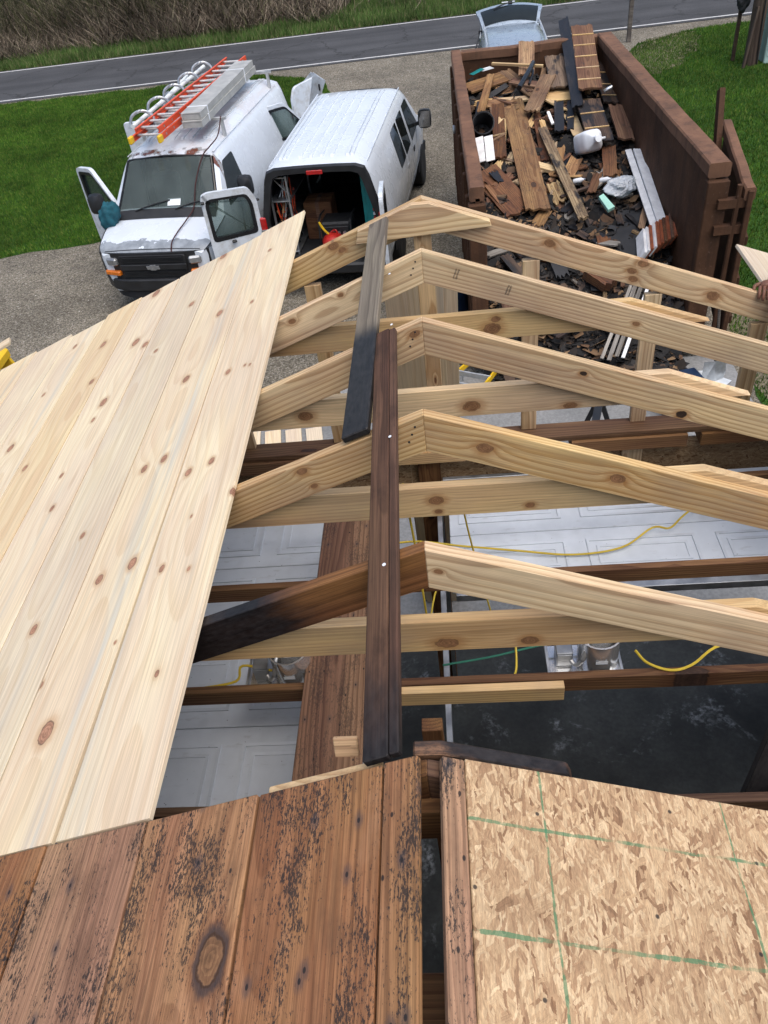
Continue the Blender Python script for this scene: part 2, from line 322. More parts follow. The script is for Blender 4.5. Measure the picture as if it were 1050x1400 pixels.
def rusty(name='rusty_dumpster_steel', k=1., sp=.15):
    t = NT(name); o = t.obj()
    n = t.noise(o, 1.6, 6, .65); s = t.noise(t.vmul(o, (9., 9., .7)), 1., 4, .6); f = t.noise(o, 26., 4, .6)
    c = t.ramp(n, [(.25, (.040*k, .021*k, .012*k)), (.5, (.074*k, .037*k, .021*k)), (.75, (.118*k, .060*k, .034*k))])
    c = t.mix(t.mul(t.step(s, .45, .75), .5), c, (.022, .015, .012)); c = t.mix(t.mul(t.step(f, .60, .72), .4), c, (.15, .09, .068))
    return t.finish(c, .78, t.add(f, n), .6, .006, spec=sp)
M['rust'] = rusty(); M['rustrail'] = rusty('worn_rusty_rail', 2.0, .35)
def dooropen():
    t = NT('white_garage_door'); o = t.obj()
    d = t.noise(o, 2.4, 5, .65); f = t.noise(t.vmul(o, (8., 30., 8.)), 1., 4, .65)
    c = t.ramp(d, [(.3, (.46, .50, .55)), (.7, (.60, .645, .70))]); c = t.mix(t.mul(t.step(f, .58, .75), .35), c, (.22, .215, .21))
    k = t.noise(o, 46., 3, .7); c = t.mix(t.step(k, .71, .74), c, (.03, .028, .027))
    c = t.mix(t.mul(t.step(t.noise(o, 1.3, 4, .6), .56, .72), .5), c, (.20, .20, .205))
    return t.finish(c, .5, f, .15, .002)
M['door'] = dooropen()

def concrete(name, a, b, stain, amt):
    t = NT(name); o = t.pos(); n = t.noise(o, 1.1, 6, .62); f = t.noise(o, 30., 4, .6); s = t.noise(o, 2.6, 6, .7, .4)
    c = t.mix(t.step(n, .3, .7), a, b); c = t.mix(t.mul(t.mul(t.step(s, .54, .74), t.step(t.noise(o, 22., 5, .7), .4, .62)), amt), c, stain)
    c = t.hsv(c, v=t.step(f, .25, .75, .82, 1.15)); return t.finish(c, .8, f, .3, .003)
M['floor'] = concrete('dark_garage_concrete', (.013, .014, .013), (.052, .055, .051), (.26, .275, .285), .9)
M['apron'] = concrete('pale_concrete_apron', (.17, .175, .175), (.25, .25, .245), (.17, .165, .155), .6)

def gravel():
    t = NT('driveway_gravel'); o = t.pos()
    v1 = t.voro(o, 48.); v2 = t.voro(o, 95.); n = t.noise(o, .55, 5, .6); n2 = t.noise(o, 3.5, 5, .65)
    a = t.xyz(v1.outputs['Color'])[0]; b = t.xyz(v2.outputs['Color'])[0]
    c = t.ramp(t.math('MULTIPLY_ADD', a, .6, t.mul(b, .4)), [(.05, (.058, .050, .037)), (.35, (.128, .112, .085)), (.65, (.205, .183, .143)), (1., (.40, .37, .315))])
    c = t.hsv(c, v=t.mul(t.step(n, .3, .7, .74, 1.12), t.step(n2, .3, .7, .84, 1.12)))
    c = t.mix(t.mul(t.step(n2, .6, .72), .35), c, (.13, .105, .075))
    h = t.math('SUBTRACT', 1., v1.outputs['Distance'])
    return t.finish(c, .92, h, .8, .012, spec=.2)
M['gravel'] = gravel()
def asphalt():
    t = NT('road_asphalt'); o = t.pos(); f = t.noise(o, 45., 4, .7); n = t.noise(o, .5, 5, .6); x, y, z = t.xyz(o)
    tr = t.noise(t.comb(t.mul(x, .05), t.mul(y, 1.6), 0.), 1., 3)
    c = t.hsv((.056, .057, .060), v=t.mul(t.mul(t.step(f, .25, .75, .72, 1.3), t.step(n, .3, .7, .85, 1.12)), t.step(tr, .3, .7, .82, 1.16)))
    cr = t.voro(t.vadd(o, t.vmul(t.noise(o, 1.5, 4, .6, col=True), (1.2, 1.2, 0.))), .35, '3D', 'DISTANCE_TO_EDGE')
    c = t.mix(t.mul(t.step(cr.outputs['Distance'], .006, .018, 1., 0.), .75), c, (.03, .03, .031))
    return t.finish(c, .9, f, .5, .006, spec=.25)
M['road'] = asphalt()
def linepaint():
    t = NT('road_line_paint'); o = t.pos(); f = t.noise(o, 20., 4, .7)
    return t.finish(t.mix(t.step(f, .55, .7), (.50, .50, .49), (.16, .16, .16)), .8)
M['line'] = linepaint()
def grassground(name, a, b, dry):
    t = NT(name); o = t.pos(); n = t.noise(o, .7, 5, .6); f = t.noise(o, 24., 4, .7)
    c = t.mix(t.step(n, .3, .7), a, b); c = t.mix(t.mul(t.step(t.noise(o, 1.9, 5, .65), .55, .72), .5), c, dry)
    return t.finish(t.hsv(c, v=t.step(f, .25, .75, .6, 1.3)), .95, f, .6, .02, spec=.1)
M['lawn'] = grassground('lawn_ground', (.022, .058, .010), (.035, .085, .016), (.06, .07, .022))
M['field'] = grassground('field_ground', (.05, .06, .022), (.075, .07, .035), (.10, .08, .05))
M['soil'] = grassground('disturbed_soil', (.13, .115, .075), (.20, .175, .125), (.26, .235, .18))
def blades(name, stops, patch=.5, dryc=(.16, .15, .05), rough=.7):
    t = NT(name); r = t.island(); o = t.pos(); n = t.noise(o, .6, 4, .6); n2 = t.noise(o, 3., 4, .65)
    c = t.ramp(r, stops); c = t.hsv(c, v=t.mul(t.step(n, .3, .7, .66, 1.25), t.step(n2, .3, .7, .75, 1.2)))
    c = t.mix(t.mul(t.step(n2, .58, .75), patch), c, dryc)
    return t.finish(c, rough, spec=.2)
M['blade'] = blades('grass_blades', [(0., (.024, .074, .006)), (.5, (.056, .135, .012)), (.85, (.10, .19, .022)), (1., (.19, .20, .05))], .35)
M['verge'] = blades('verge_grass_blades', [(0., (.045, .10, .018)), (.6, (.085, .155, .035)), (1., (.20, .19, .09))], .5, (.17, .15, .075))
M['brush'] = blades('dry_brush_stems', [(0., (.055, .042, .032)), (.35, (.12, .092, .068)), (.7, (.22, .178, .132)), (.9, (.34, .285, .21)), (1., (.085, .10, .03))], .3, (.07, .075, .03), .9)
M['shrub'] = blades('budding_shrub_twigs', [(0., (.03, .032, .018)), (.6, (.06, .065, .028)), (1., (.11, .12, .045))], .3, (.05, .04, .03), .9)
M['pebble'] = blades('gravel_stones', [(0., (.07, .064, .053)), (.5, (.15, .138, .118)), (.9, (.25, .236, .21)), (1., (.42, .405, .37))], .1, (.15, .12, .09), .9)
M['crumb'] = blades('roof_debris_flakes', [(0., (.010, .010, .011)), (.55, (.030, .029, .029)), (.8, (.055, .045, .038)), (.93, (.13, .075, .045)), (1., (.26, .17, .095))], .3, (.05, .035, .025), .85)
def bagm():
    t = NT('clear_plastic_film'); o = t.obj(); n = t.noise(o, 14., 4, .6)
    return t.finish((.62, .66, .72), .22, n, .8, .02, spec=.6, trans=.35)
M['film'] = bagm()

# ------------------------------------------------------------------ object helpers
def world(o):
    return (world(o.parent) @ o.matrix_basis) if o.parent else o.matrix_basis.copy()
def link(o, parent=None, Mw=None):
    COL.objects.link(o)
    Mw = Mw if Mw is not None else Matrix()
    if parent is not None:
        o.parent = parent; o.matrix_basis = world(parent).inverted() @ Mw
    else: o.matrix_basis = Mw
    return o
def tag(o, label=None, cat=None, group=None, kind=None):
    if label: o['label'] = label
    if cat: o['category'] = cat
    if group: o['group'] = group
    if kind: o['kind'] = kind
    return o
def thing(name, label, cat, Mw=None, group=None):
    o = bpy.data.objects.new(name, None); o.empty_display_size = .1
    link(o, None, Mw); return tag(o, label, cat, group)
def mesh(name, v, f, mat, parent=None, Mw=None, smooth=False):
    me = bpy.data.meshes.new(name); me.from_pydata([tuple(p) for p in v], [], f); me.update()
    bm = bmesh.new(); bm.from_mesh(me); bmesh.ops.recalc_face_normals(bm, faces=bm.faces); bm.to_mesh(me); bm.free()
    me.materials.append(M[mat] if isinstance(mat, str) else mat)
    if smooth:
        for p in me.polygons: p.use_smooth = True
        try: me.set_sharp_from_angle(angle=math.radians(40))
        except Exception: pass
    return link(bpy.data.objects.new(name, me), parent, Mw if Mw is not None else (world(parent) if parent else None))
def prism(name, pts, t, mat, parent=None, Mw=None, bev=.002, z0=0.):
    """polygon in local XY extruded along +Z by t"""
    bm = bmesh.new(); a = [bm.verts.new((p[0], p[1], z0)) for p in pts]; b = [bm.verts.new((p[0], p[1], z0 + t)) for p in pts]
    n = len(pts); bm.faces.new(a[::-1]); bm.faces.new(b)
    for i in range(n): bm.faces.new((a[i], a[(i+1) % n], b[(i+1) % n], b[i]))
    bmesh.ops.recalc_face_normals(bm, faces=bm.faces)
    if bev: bmesh.ops.bevel(bm, geom=list(bm.edges), offset=bev, segments=1, affect='EDGES')
    me = bpy.data.meshes.new(name); bm.to_mesh(me); bm.free(); me.materials.append(M[mat] if isinstance(mat, str) else mat)
    return link(bpy.data.objects.new(name, me), parent, Mw if Mw is not None else (world(parent) if parent else None))
def box(name, L, W, T, mat, parent=None, Mw=None, bev=.002):
    return prism(name, [(-L/2, -W/2), (L/2, -W/2), (L/2, W/2), (-L/2, W/2)], T, mat, parent, Mw, bev, -T/2)
def frame(p0, p1, up):
    p0, p1, up = Vector(p0), Vector(p1), Vector(up); x = (p1 - p0).normalized(); y = up.cross(x).normalized(); z = x.cross(y)
    c = (p0 + p1)/2
    return Matrix(((x.x, y.x, z.x, c.x), (x.y, y.y, z.y, c.y), (x.z, y.z, z.z, c.z), (0, 0, 0, 1)))
def beam(name, p0, p1, W, T, mat, parent=None, up=(0, 0, 1), bev=.002, base=None):
    """beam p0 -> p1 (in world, or in the frame `base`); W across, T along up"""
    F = frame(p0, p1, up); L = (Vector(p1) - Vector(p0)).length
    return box(name, L, W, T, mat, parent, (base @ F) if base is not None else F, bev)
def smoothpath(pts, n=6):
    P = [Vector(p) for p in pts]; P = [P[0]*2 - P[1]] + P + [P[-1]*2 - P[-2]]; out = []
    for i in range(1, len(P) - 2):
        a, b, c, d = P[i-1:i+3]
        for k in range(n):
            t = k/n; out.append(.5*((2*b) + (c - a)*t + (2*a - 5*b + 4*c - d)*t*t + (3*b - a - 3*c + d)*t**3))
    out.append(P[-2]); return out
def tube(name, pts, r, mat, parent=None, sides=7, smooth=True, n=6, base=None):
    P = smoothpath(pts, n) if len(pts) > 2 else [Vector(p) for p in pts]
    v = []; f = []; ref = Vector((.13, .21, 1)).normalized()
    for i, p in enumerate(P):
        d = (P[min(i+1, len(P)-1)] - P[max(i-1, 0)]).normalized()
        if abs(d.dot(ref)) > .95: ref = Vector((1, .1, .1)).normalized()
        a = d.cross(ref).normalized(); b = d.cross(a); rr = r[i*len(r)//len(P)] if isinstance(r, (list, tuple)) else r
        for k in range(sides):
            th = 2*math.pi*k/sides; v.append(p + rr*(math.cos(th)*a + math.sin(th)*b))
    for i in range(len(P)-1):
        for k in range(sides): f.append((i*sides+k, i*sides+(k+1) % sides, (i+1)*sides+(k+1) % sides, (i+1)*sides+k))
    f.append(tuple(range(sides))[::-1]); f.append(tuple((len(P)-1)*sides+k for k in range(sides)))
    return mesh(name, v, f, mat, parent, base if base is not None else Matrix(), smooth)
def lathe(name, prof, mat, parent=None, Mw=None, seg=20, cap=True):
    v = []; f = []
    for (r, z) in prof:
        for k in range(seg): a = 2*math.pi*k/seg; v.append((r*math.cos(a), r*math.sin(a), z))
    for i in range(len(prof)-1):
        for k in range(seg): f.append((i*seg+k, i*seg+(k+1) % seg, (i+1)*seg+(k+1) % seg, (i+1)*seg+k))
    if cap: f.append(tuple(range(seg))[::-1]); f.append(tuple((len(prof)-1)*seg+k for k in range(seg)))
    return mesh(name, v, f, mat, parent, Mw, True)
def T(x, y, z): return Matrix.Translation((x, y, z))
def RZ(a): return Matrix.Rotation(a, 4, 'Z')
def RX(a): return Matrix.Rotation(a, 4, 'X')
def RY(a): return Matrix.Rotation(a, 4, 'Y')
def sheet(name, poly, z, mat, kind='structure', sub=None):
    o = mesh(name, [(p[0], p[1], z) for p in poly], [tuple(range(len(poly)))], mat); tag(o, kind=kind); return o
def bulk(name, V, F3, mat, kind='stuff', label=None, cat=None):
    """big triangle mesh from numpy arrays"""
    me = bpy.data.meshes.new(name); nv, nf = len(V), len(F3)
    me.vertices.add(nv); me.vertices.foreach_set('co', np.asarray(V, np.float32).ravel())
    me.loops.add(nf*3); me.loops.foreach_set('vertex_index', np.asarray(F3, np.int32).ravel())
    me.polygons.add(nf); me.polygons.foreach_set('loop_start', np.arange(0, nf*3, 3, dtype=np.int32))
    me.update(calc_edges=True); me.validate(); me.materials.append(M[mat])
    o = link(bpy.data.objects.new(name, me)); tag(o, label, cat, None, kind); return o
def inpoly(P, poly):
    x, y = P[:, 0], P[:, 1]; c = np.zeros(len(P), bool); n = len(poly)
    for i in range(n):
        x1, y1 = poly[i]; x2, y2 = poly[(i+1) % n]
        m = ((y1 > y) != (y2 > y)); xi = (x2 - x1)*(y - y1)/((y2 - y1) if y2 != y1 else 1e-9) + x1
        c ^= m & (x < xi)
    return c
# ================================================================== SETTING
SL = .391; TH = math.atan(SL); CT, ST = math.cos(TH), math.sin(TH)
def Vr(x, y, z): return Vector((x, y, z + RG))          # ridge coordinates -> world
sheet('ground', [(-400, -200), (400, -200), (400, 600), (-400, 600)], 0., 'field')
def wobble(poly, step=.5, amp=.12):
    out = []
    for i in range(len(poly)):
        a, b = Vector((*poly[i], 0)), Vector((*poly[(i+1) % len(poly)], 0)); n = max(1, int((b - a).length/step)); n = min(n, 60)
        for k in range(n):
            p = a.lerp(b, k/n); out.append((p.x + random.uniform(-amp, amp)*(k > 0), p.y + random.uniform(-amp, amp)*(k > 0)))
    return out
sheet('driveway', [(-30, 1.5), (14, 1.5), (14, 25.1), (-30, 25.1)], .004, 'gravel')
LAWN_L = [(-29.5, 12.0), (-13, 12.55), (-8.5, 12.9), (-6.67, 13.2), (-5.6, 13.6), (-4.6, 15), (-3.3, 18), (-2.64, 21.7), (-2.9, 22.8), (-3.5, 23.7), (-5, 24.7), (-29.5, 24.75)]
LAWN_R = [(3.75, 1.6), (3.75, 6), (3.95, 9), (4.0, 14), (4.3, 18), (4.9, 22), (5.7, 23.3), (7.5, 24.2), (13.5, 24.35), (13.5, 1.6)]
LAWN_L, LAWN_R = wobble(LAWN_L), wobble(LAWN_R)
sheet('lawn', LAWN_L, .008, 'lawn'); sheet('lawn', LAWN_R, .008, 'lawn')
SOIL = wobble([(4.9, 20.6), (5.6, 20.2), (6.4, 21.0), (7.1, 22.6), (7.4, 23.9), (6.2, 23.7), (5.2, 22.4)], .3, .15)
sheet('bare_soil', SOIL, .012, 'soil')
sheet('bare_soil', wobble([(3.75, 6.2), (4.5, 6.6), (4.7, 8.2), (4.2, 9.2), (3.8, 9.0)], .3, .1), .012, 'soil')
sheet('road', [(-90, 25.0), (90, 24.9), (90, 29.5), (-90, 29.5)], .016, 'road')
for y0 in (25.16, 29.28): sheet('road_marking', [(-90, y0), (90, y0 - .05), (90, y0 + .05), (-90, y0 + .10)], .021, 'line')
ap = prism('concrete_apron', [(-3.6, 3.32), (3.62, 3.32), (3.62, 7.5), (-3.6, 7.5)], .16, 'apron', None, Matrix(), .01, -.10); tag(ap, kind='structure')
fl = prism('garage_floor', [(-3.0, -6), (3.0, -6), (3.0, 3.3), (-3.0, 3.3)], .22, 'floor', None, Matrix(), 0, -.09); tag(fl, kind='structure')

def grass(name, poly, n, h, wd, mat, label, ymin=None, xr=None, z=.006, lean=.5):
    xs = [p[0] for p in poly]; ys = [p[1] for p in poly]
    lo = [max(min(xs), xr[0]) if xr else min(xs), min(ys)]; hi = [min(max(xs), xr[1]) if xr else max(xs), max(ys)]
    P = rng.uniform(lo, hi, (int(n), 2)); P = P[inpoly(P, poly)]; k = len(P)
    a = rng.uniform(0, 2*np.pi, k); hh = h*rng.uniform(.5, 1.25, k); w_ = wd*rng.uniform(.6, 1.3, k)
    l = rng.uniform(0, lean, k)*hh; b = rng.uniform(0, 2*np.pi, k)
    V = np.zeros((k, 3, 3)); V[:, 0, :2] = P - np.c_[np.cos(a), np.sin(a)]*w_[:, None]/2; V[:, 1, :2] = P + np.c_[np.cos(a), np.sin(a)]*w_[:, None]/2
    V[:, 2, :2] = P + np.c_[np.cos(b), np.sin(b)]*l[:, None]; V[:, :2, 2] = z; V[:, 2, 2] = z + hh
    return bulk(name, V.reshape(-1, 3), np.arange(3*k).reshape(-1, 3), mat, 'stuff', label, 'grass')
grass('lawn_grass', LAWN_L, 420000, .055, .016, 'blade', 'short green lawn grass left of the vans', xr=(-16, -2))
def mixedR():
    return LAWN_R
grass('lawn_grass', LAWN_R, 300000, .06, .016, 'blade', 'short green lawn grass right of the dumpster', xr=(3.5, 12))
grass('soil_weeds', SOIL, 5000, .06, .016, 'verge', 'sparse weeds growing on the bare soil patch by the sign post')
VERGE = wobble([(-40, 29.55), (30, 29.55), (30, 42), (-40, 42)], .6, .15)
grass('verge_grass', VERGE, 260000, .22, .03, 'verge', 'long pale green verge grass along the far side of the road', xr=(-24, 20))
# gravel stones
def pebbles():
    P = rng.uniform((-11, 7.5), (4, 24.8), (52000, 2))
    m = ~inpoly(P, LAWN_L) & ~inpoly(P, LAWN_R); P = P[m]; k = len(P); s = rng.uniform(.005, .013, k)*rng.choice([1, 1, 1.6], k)
    base = np.array([(1, 0, 0), (0, 1, 0), (-1, 0, 0), (0, -1, 0), (0, 0, .7), ])
    V = np.zeros((k, 5, 3)); a = rng.uniform(0, 6.28, k); sq = rng.uniform(.6, 1, k)
    for i, b in enumerate(base):
        x = b[0]*s; y = b[1]*s*sq; V[:, i, 0] = P[:, 0] + x*np.cos(a) - y*np.sin(a); V[:, i, 1] = P[:, 1] + x*np.sin(a) + y*np.cos(a); V[:, i, 2] = .004 + b[2]*s
    F = np.array([(0, 1, 4), (1, 2, 4), (2, 3, 4), (3, 0, 4)]); FF = (F[None] + (np.arange(k)*5)[:, None, None]).reshape(-1, 3)
    bulk('gravel_stones', V.reshape(-1, 3), FF, 'pebble', 'stuff', 'loose grey gravel stones of the driveway', 'gravel')
pebbles()
# brush bank beyond the road
def brush(name, n, xr, yr, hr, wd, mat, label, clump=.0, lean=.45):
    x = rng.uniform(*xr, n); y = yr[0] + (yr[1] - yr[0])*rng.random(n)
    keep = (y > 30.9 + .35*np.sin(x*.9) + .3*np.sin(x*2.3 + 1)) & ((x < -3.4 + .5*np.sin(y)) | (rng.random(n) < .05))
    x, y = x[keep], y[keep]; k = len(x)
    dens = .55 + .45*np.sin(x*.55 + 1.3*np.sin(y*.4)); h = rng.uniform(*hr, k)*(.6 + .6*dens)*np.clip(.45 + (y - 30.8)/4, .4, 1.2)
    a = rng.uniform(0, 6.28, k); l = rng.normal(0, lean, (k, 2))*h[:, None]; w_ = wd*rng.uniform(.5, 1.4, k); kn = rng.normal(0, .12, (k, 2))*h[:, None]
    V = np.zeros((k, 5, 3)); d = np.c_[np.cos(a), np.sin(a)]*w_[:, None]/2; B = np.c_[x, y]
    V[:, 0, :2] = B - d; V[:, 1, :2] = B + d; V[:, 2, :2] = B + l*.5 + kn - d*.7; V[:, 3, :2] = B + l*.5 + kn + d*.7; V[:, 4, :2] = B + l
    V[:, 2, 2] = V[:, 3, 2] = h*.55; V[:, 4, 2] = h
    F = np.array([(0, 1, 3), (0, 3, 2), (2, 3, 4)]); FF = (F[None] + (np.arange(k)*5)[:, None, None]).reshape(-1, 3)
    bulk(name, V.reshape(-1, 3), FF, mat, 'stuff', label, 'brush')
brush('dry_brush', 95000, (-34, 0), (30.8, 46), (.5, 1.8), .03, 'brush', 'tangled brown dry brush beyond the road at the top left', lean=.7)
brush('green_shrubs', 22000, (-34, -6), (32.4, 46), (1.0, 2.6), .03, 'shrub', 'dark budding shrubs standing in the dry brush', lean=.6)
bank = mesh('bank', [(-90, 36, 0), (90, 36, 0), (90, 60, 3.5), (-90, 60, 3.5), (90, 160, 5), (-90, 160, 5)], [(0, 1, 2, 3), (3, 2, 4, 5)], 'field'); tag(bank, kind='structure')

# ================================================================== GARAGE
G = thing('garage', 'garage with half stripped roof, bare rafters and new pine boards on its left slope', 'garage')
TT = .038; DP = .14/CT
YS = [0., .613, 1.223, 1.833, 2.443]
def raft_mat(side, y):
    if side > 0: return Matrix(((CT, ST, 0, 0), (0, 0, -1, y + TT), (-ST, CT, 0, RG), (0, 0, 0, 1)))
    return Matrix(((-CT, -ST, 0, 0), (0, 0, 1, y), (-ST, CT, 0, RG), (0, 0, 0, 1)))
def rafter(side, y, mat, L=3.4, depth=.14, x0=0., dz=0.):
    pts = [(x0, 0), (L/CT, 0), (L/CT, -depth), (x0 + depth/CT*ST, -depth)]
    o = prism('rafter', pts, TT, mat, G, T(0, 0, dz) @ raft_mat(side, y), .0025)
    return o
RR = {4: [(.702, -.044, .029, .019), (1.17, -.068, .025, .016), (1.198, -.107, .025, .016), (1.209, -.015, .03, .019), (1.646, -.079, .035, .023)], 3: [(1.057, -.065, .018, .010)], 2: [(1.151, -.117, .023, .017), (.683, -.047, .015, .01)], 1: [(.718, -.069, .028, .018), (.237, -.072, .028, .018)], 0: [(.061, -.069, .013, .008)]}
RL = {4: [(.51, -.019, .029, .019), (.479, -.057, .02, .013)], 3: [(.687, -.035, .018, .012), (.418, -.022, .013, .009)], 2: [(.05, -.038, .022, .014)], 1: [(.477, -.028, .02, .013), (.473, -.104, .013, .009)]}
KT = {3: [(.302, -.431, .04, .028), (.32, -.383, .022, .015)], 2: [(.174, -.437, .036, .025), (.581, -.47, .028, .015), (-.53, -.426, .032, .022)], 1: [(.017, -.408, .027, .019), (.021, -.462, .014, .01), (.352, -.458, .017, .012)], 0: [(.036, -.45, .036, .022), (.287, -.454, .026, .018)]}
for i, y in enumerate(YS):
    rafter(1, y, lumber_mat('right_%d' % i, RR[i], (.03, .018, .012) if i == 2 else (.19, .095, .045))); o = rafter(-1, y, 'charrafter' if i == 0 else lumber_mat('left_%d' % i, RL[i]))
    if i == 0: tag(o, 'old charred rafter, black towards the eave')
for y in (-.648, -1.25, -1.86, -2.47, -3.1, -3.7, -4.3, -4.9, -5.5): rafter(1, y, 'oldjoist', dz=-.002); rafter(-1, y, 'oldjoist', dz=-.002)
MXZ = lambda y: Matrix(((1, 0, 0, 0), (0, 0, -1, y), (0, 1, 0, RG), (0, 0, 0, 1)))      # local XY -> world XZ, extrudes toward -Y
for i, y in enumerate(YS[:4]):
    e = (.93, .95, .97, .94)[i]
    prism('collar_tie', [(-1.16, -.487), (1.31, -.487), (e, -.347), (-.86, -.347)], TT - .001, lumber_mat('tie_%d' % i, KT[i], ra=.3), G, MXZ(y + 2*TT), .0025)
prism('ridge_gusset', [(.342, -.163), (.335, -.136), (.036, -.017), (-.05, -.016), (-.33, -.125), (-.345, -.19)], TT, 'lumber', G, MXZ(YS[4] - .001), .0025)
# lumber grade stamps, printed small and illegible on the fourth rafter
def stamp(name, x0, y0, n, parent_y):
    bm = bmesh.new()
    for k in range(n):
        for j in range(2):
            a = x0 + j*.012 + random.uniform(0, .002); b = y0 - k*.0035; l = random.uniform(.005, .009)
            v = [bm.verts.new(p) for p in ((a, b, TT + .0006), (a + l, b, TT + .0006), (a + l, b - .0016, TT + .0006), (a, b - .0016, TT + .0006))]; bm.faces.new(v)
    me = bpy.data.meshes.new(name); bm.to_mesh(me); bm.free(); me.materials.append(M['dim']); link(bpy.data.objects.new(name, me), G, raft_mat(1, parent_y))
stamp('grade_stamp', .17, -.035, 14, YS[3]); stamp('grade_stamp', .42, -.045, 14, YS[3])
# gable studs
for x in (-2.45, -1.86, -1.25, -.66, -.052, .5, 1.15, 1.74, 2.35):
    xm = max(abs(x), abs(x + .089)); top = -SL*xm - DP - .002
    if x < .05 and x > -.1: top = -DP - .012
    beam('gable_stud', Vr(x + .0445, YS[4] + .02, -1.47), Vr(x + .0445, YS[4] + .02, top), .089, .038, 'lumber', G, (0, -1, 0))
# the front wall: plates, blocks, header, posts
beam('top_plate', Vr(-3.05, 2.42, -1.489), Vr(3.05, 2.42, -1.489), .14, .037, 'oldjoist', G)
for a, b, m in ((-2.9, -1.9, 'oldjoist'), (-1.85, -.75, 'oldjoist'), (-.7, .15, 'lumber'), (.17, .66, 'oldjoist'), (.79, 1.47, 'oldjoist'), (1.55, 2.2, 'oldjoist'), (2.25, 3.0, 'oldjoist')):
    beam('header_block', Vr(a, 2.395, -1.552), Vr(b, 2.395, -1.552), .13, .085, m, G)
for a, b in ((-3.0, -1.5), (-1.497, -.2), (-.197, 1.118), (1.122, 3.0)):
    box('header_panel', b - a, .46, .012, 'osbwall', G, Matrix(((1, 0, 0, (a+b)/2), (0, 0, -1, 2.43), (0, 1, 0, RG - 1.83), (0, 0, 0, 1))), 0)
for x in (1.17,): beam('header_stud', Vr(x, 2.40, -2.1), Vr(x, 2.40, -1.60), .12, .03, 'lumber', G, (0, -1, 0))
for x in (-2.98, -.08, 2.98): beam('door_post', Vr(x, 2.43, -4.22), Vr(x, 2.43, -1.60), .14, .10, 'oldjoist', G, (0, -1, 0))
for s in (-1, 1):
    beam('side_plate', Vr(s*3.05, -6, -1.44), Vr(s*3.05, 2.34, -1.44), .12, .038, 'oldjoist', G)
    box('side_wall', 8.5, 2.9, .012, 'osbwall', G, Matrix(((0, 0, s, s*3.11), (1, 0, 0, -1.75), (0, 1, 0, RG - 2.90), (0, 0, 0, 1))), 0)
    for k in range(14): beam('wall_stud', Vr(s*3.06, -5.8 + k*.61, -4.22), Vr(s*3.06, -5.8 + k*.61, -1.462), .038, .085, 'oldjoist', G, (s, 0, 0))
box('back_wall', 6.1, 4.3, .02, 'osbwall', G, Matrix(((1, 0, 0, 0), (0, 0, -1, -6.02), (0, 1, 0, RG - 2.3), (0, 0, 0, 1))), 0)
# ceiling joists
for y in (-5.5, -4.3, -3.1, -1.86, -1.25, -.64, -.05, .512, 1.117, 1.727):
    beam('ceiling_joist', Vr(-3.08, y + TT/2, -1.375), Vr(3.08, y + TT/2, -1.375), TT, .089, 'oldjoist', G)
beam('joist_splice', Vr(-.35, .489, -1.378), Vr(.487, .489, -1.378), TT, .089, 'lumber', G)
# sheathing, new boards on the left slope
def shiplap(name, L, W, T_, mat, parent, Mw):
    h = T_/2; c = [(-W/2 + .0085, -h), (W/2 + .0075, -h), (W/2 + .0075, -.0055), (W/2, -.0055), (W/2, h - .001), (W/2 - .001, h), (-W/2 + .001, h), (-W/2, h - .001), (-W/2, -.0045), (-W/2 + .0085, -.0045)]
    v = [(x, y, z) for x in (-L/2, L/2) for y, z in c]; n = len(c)
    return mesh(name, v, [tuple(range(n)), tuple(range(n, 2*n))] + [(i, (i+1) % n, n + (i+1) % n, n + i) for i in range(n)], mat, parent, Mw)
def deck(name, side, x0, x1, y0, y1, t, mat, dz=0., skew=0., parent=G, bev=.002, lap=False):
    xm = (x0 + x1)/2; wd = abs(x1 - x0)/CT; L = y1 - y0
    nx = side*ST; nz = CT; ydir = (-CT, 0, side*ST)
    c = Vr(xm, (y0+y1)/2, -SL*abs(xm)) + Vector((nx, 0, nz))*(t/2 + .001 + dz)
    Mw = Matrix(((0, ydir[0], nx, c.x), (1, 0, 0, c.y), (0, ydir[2], nz, c.z), (0, 0, 0, 1))) @ RZ(skew)
    if lap: return shiplap(name, L, wd, t, mat, parent, Mw)
    return box(name, L, wd, t, mat, parent, Mw, bev)
XB = [-.682, -.968, -1.256, -1.535, -1.815, -2.08, -2.37, -2.675, -2.985, -3.29]
YE = [3.088, 3.062, 3.066, 3.058, 3.078, 3.03, 3.085, 3.115, 3.085]
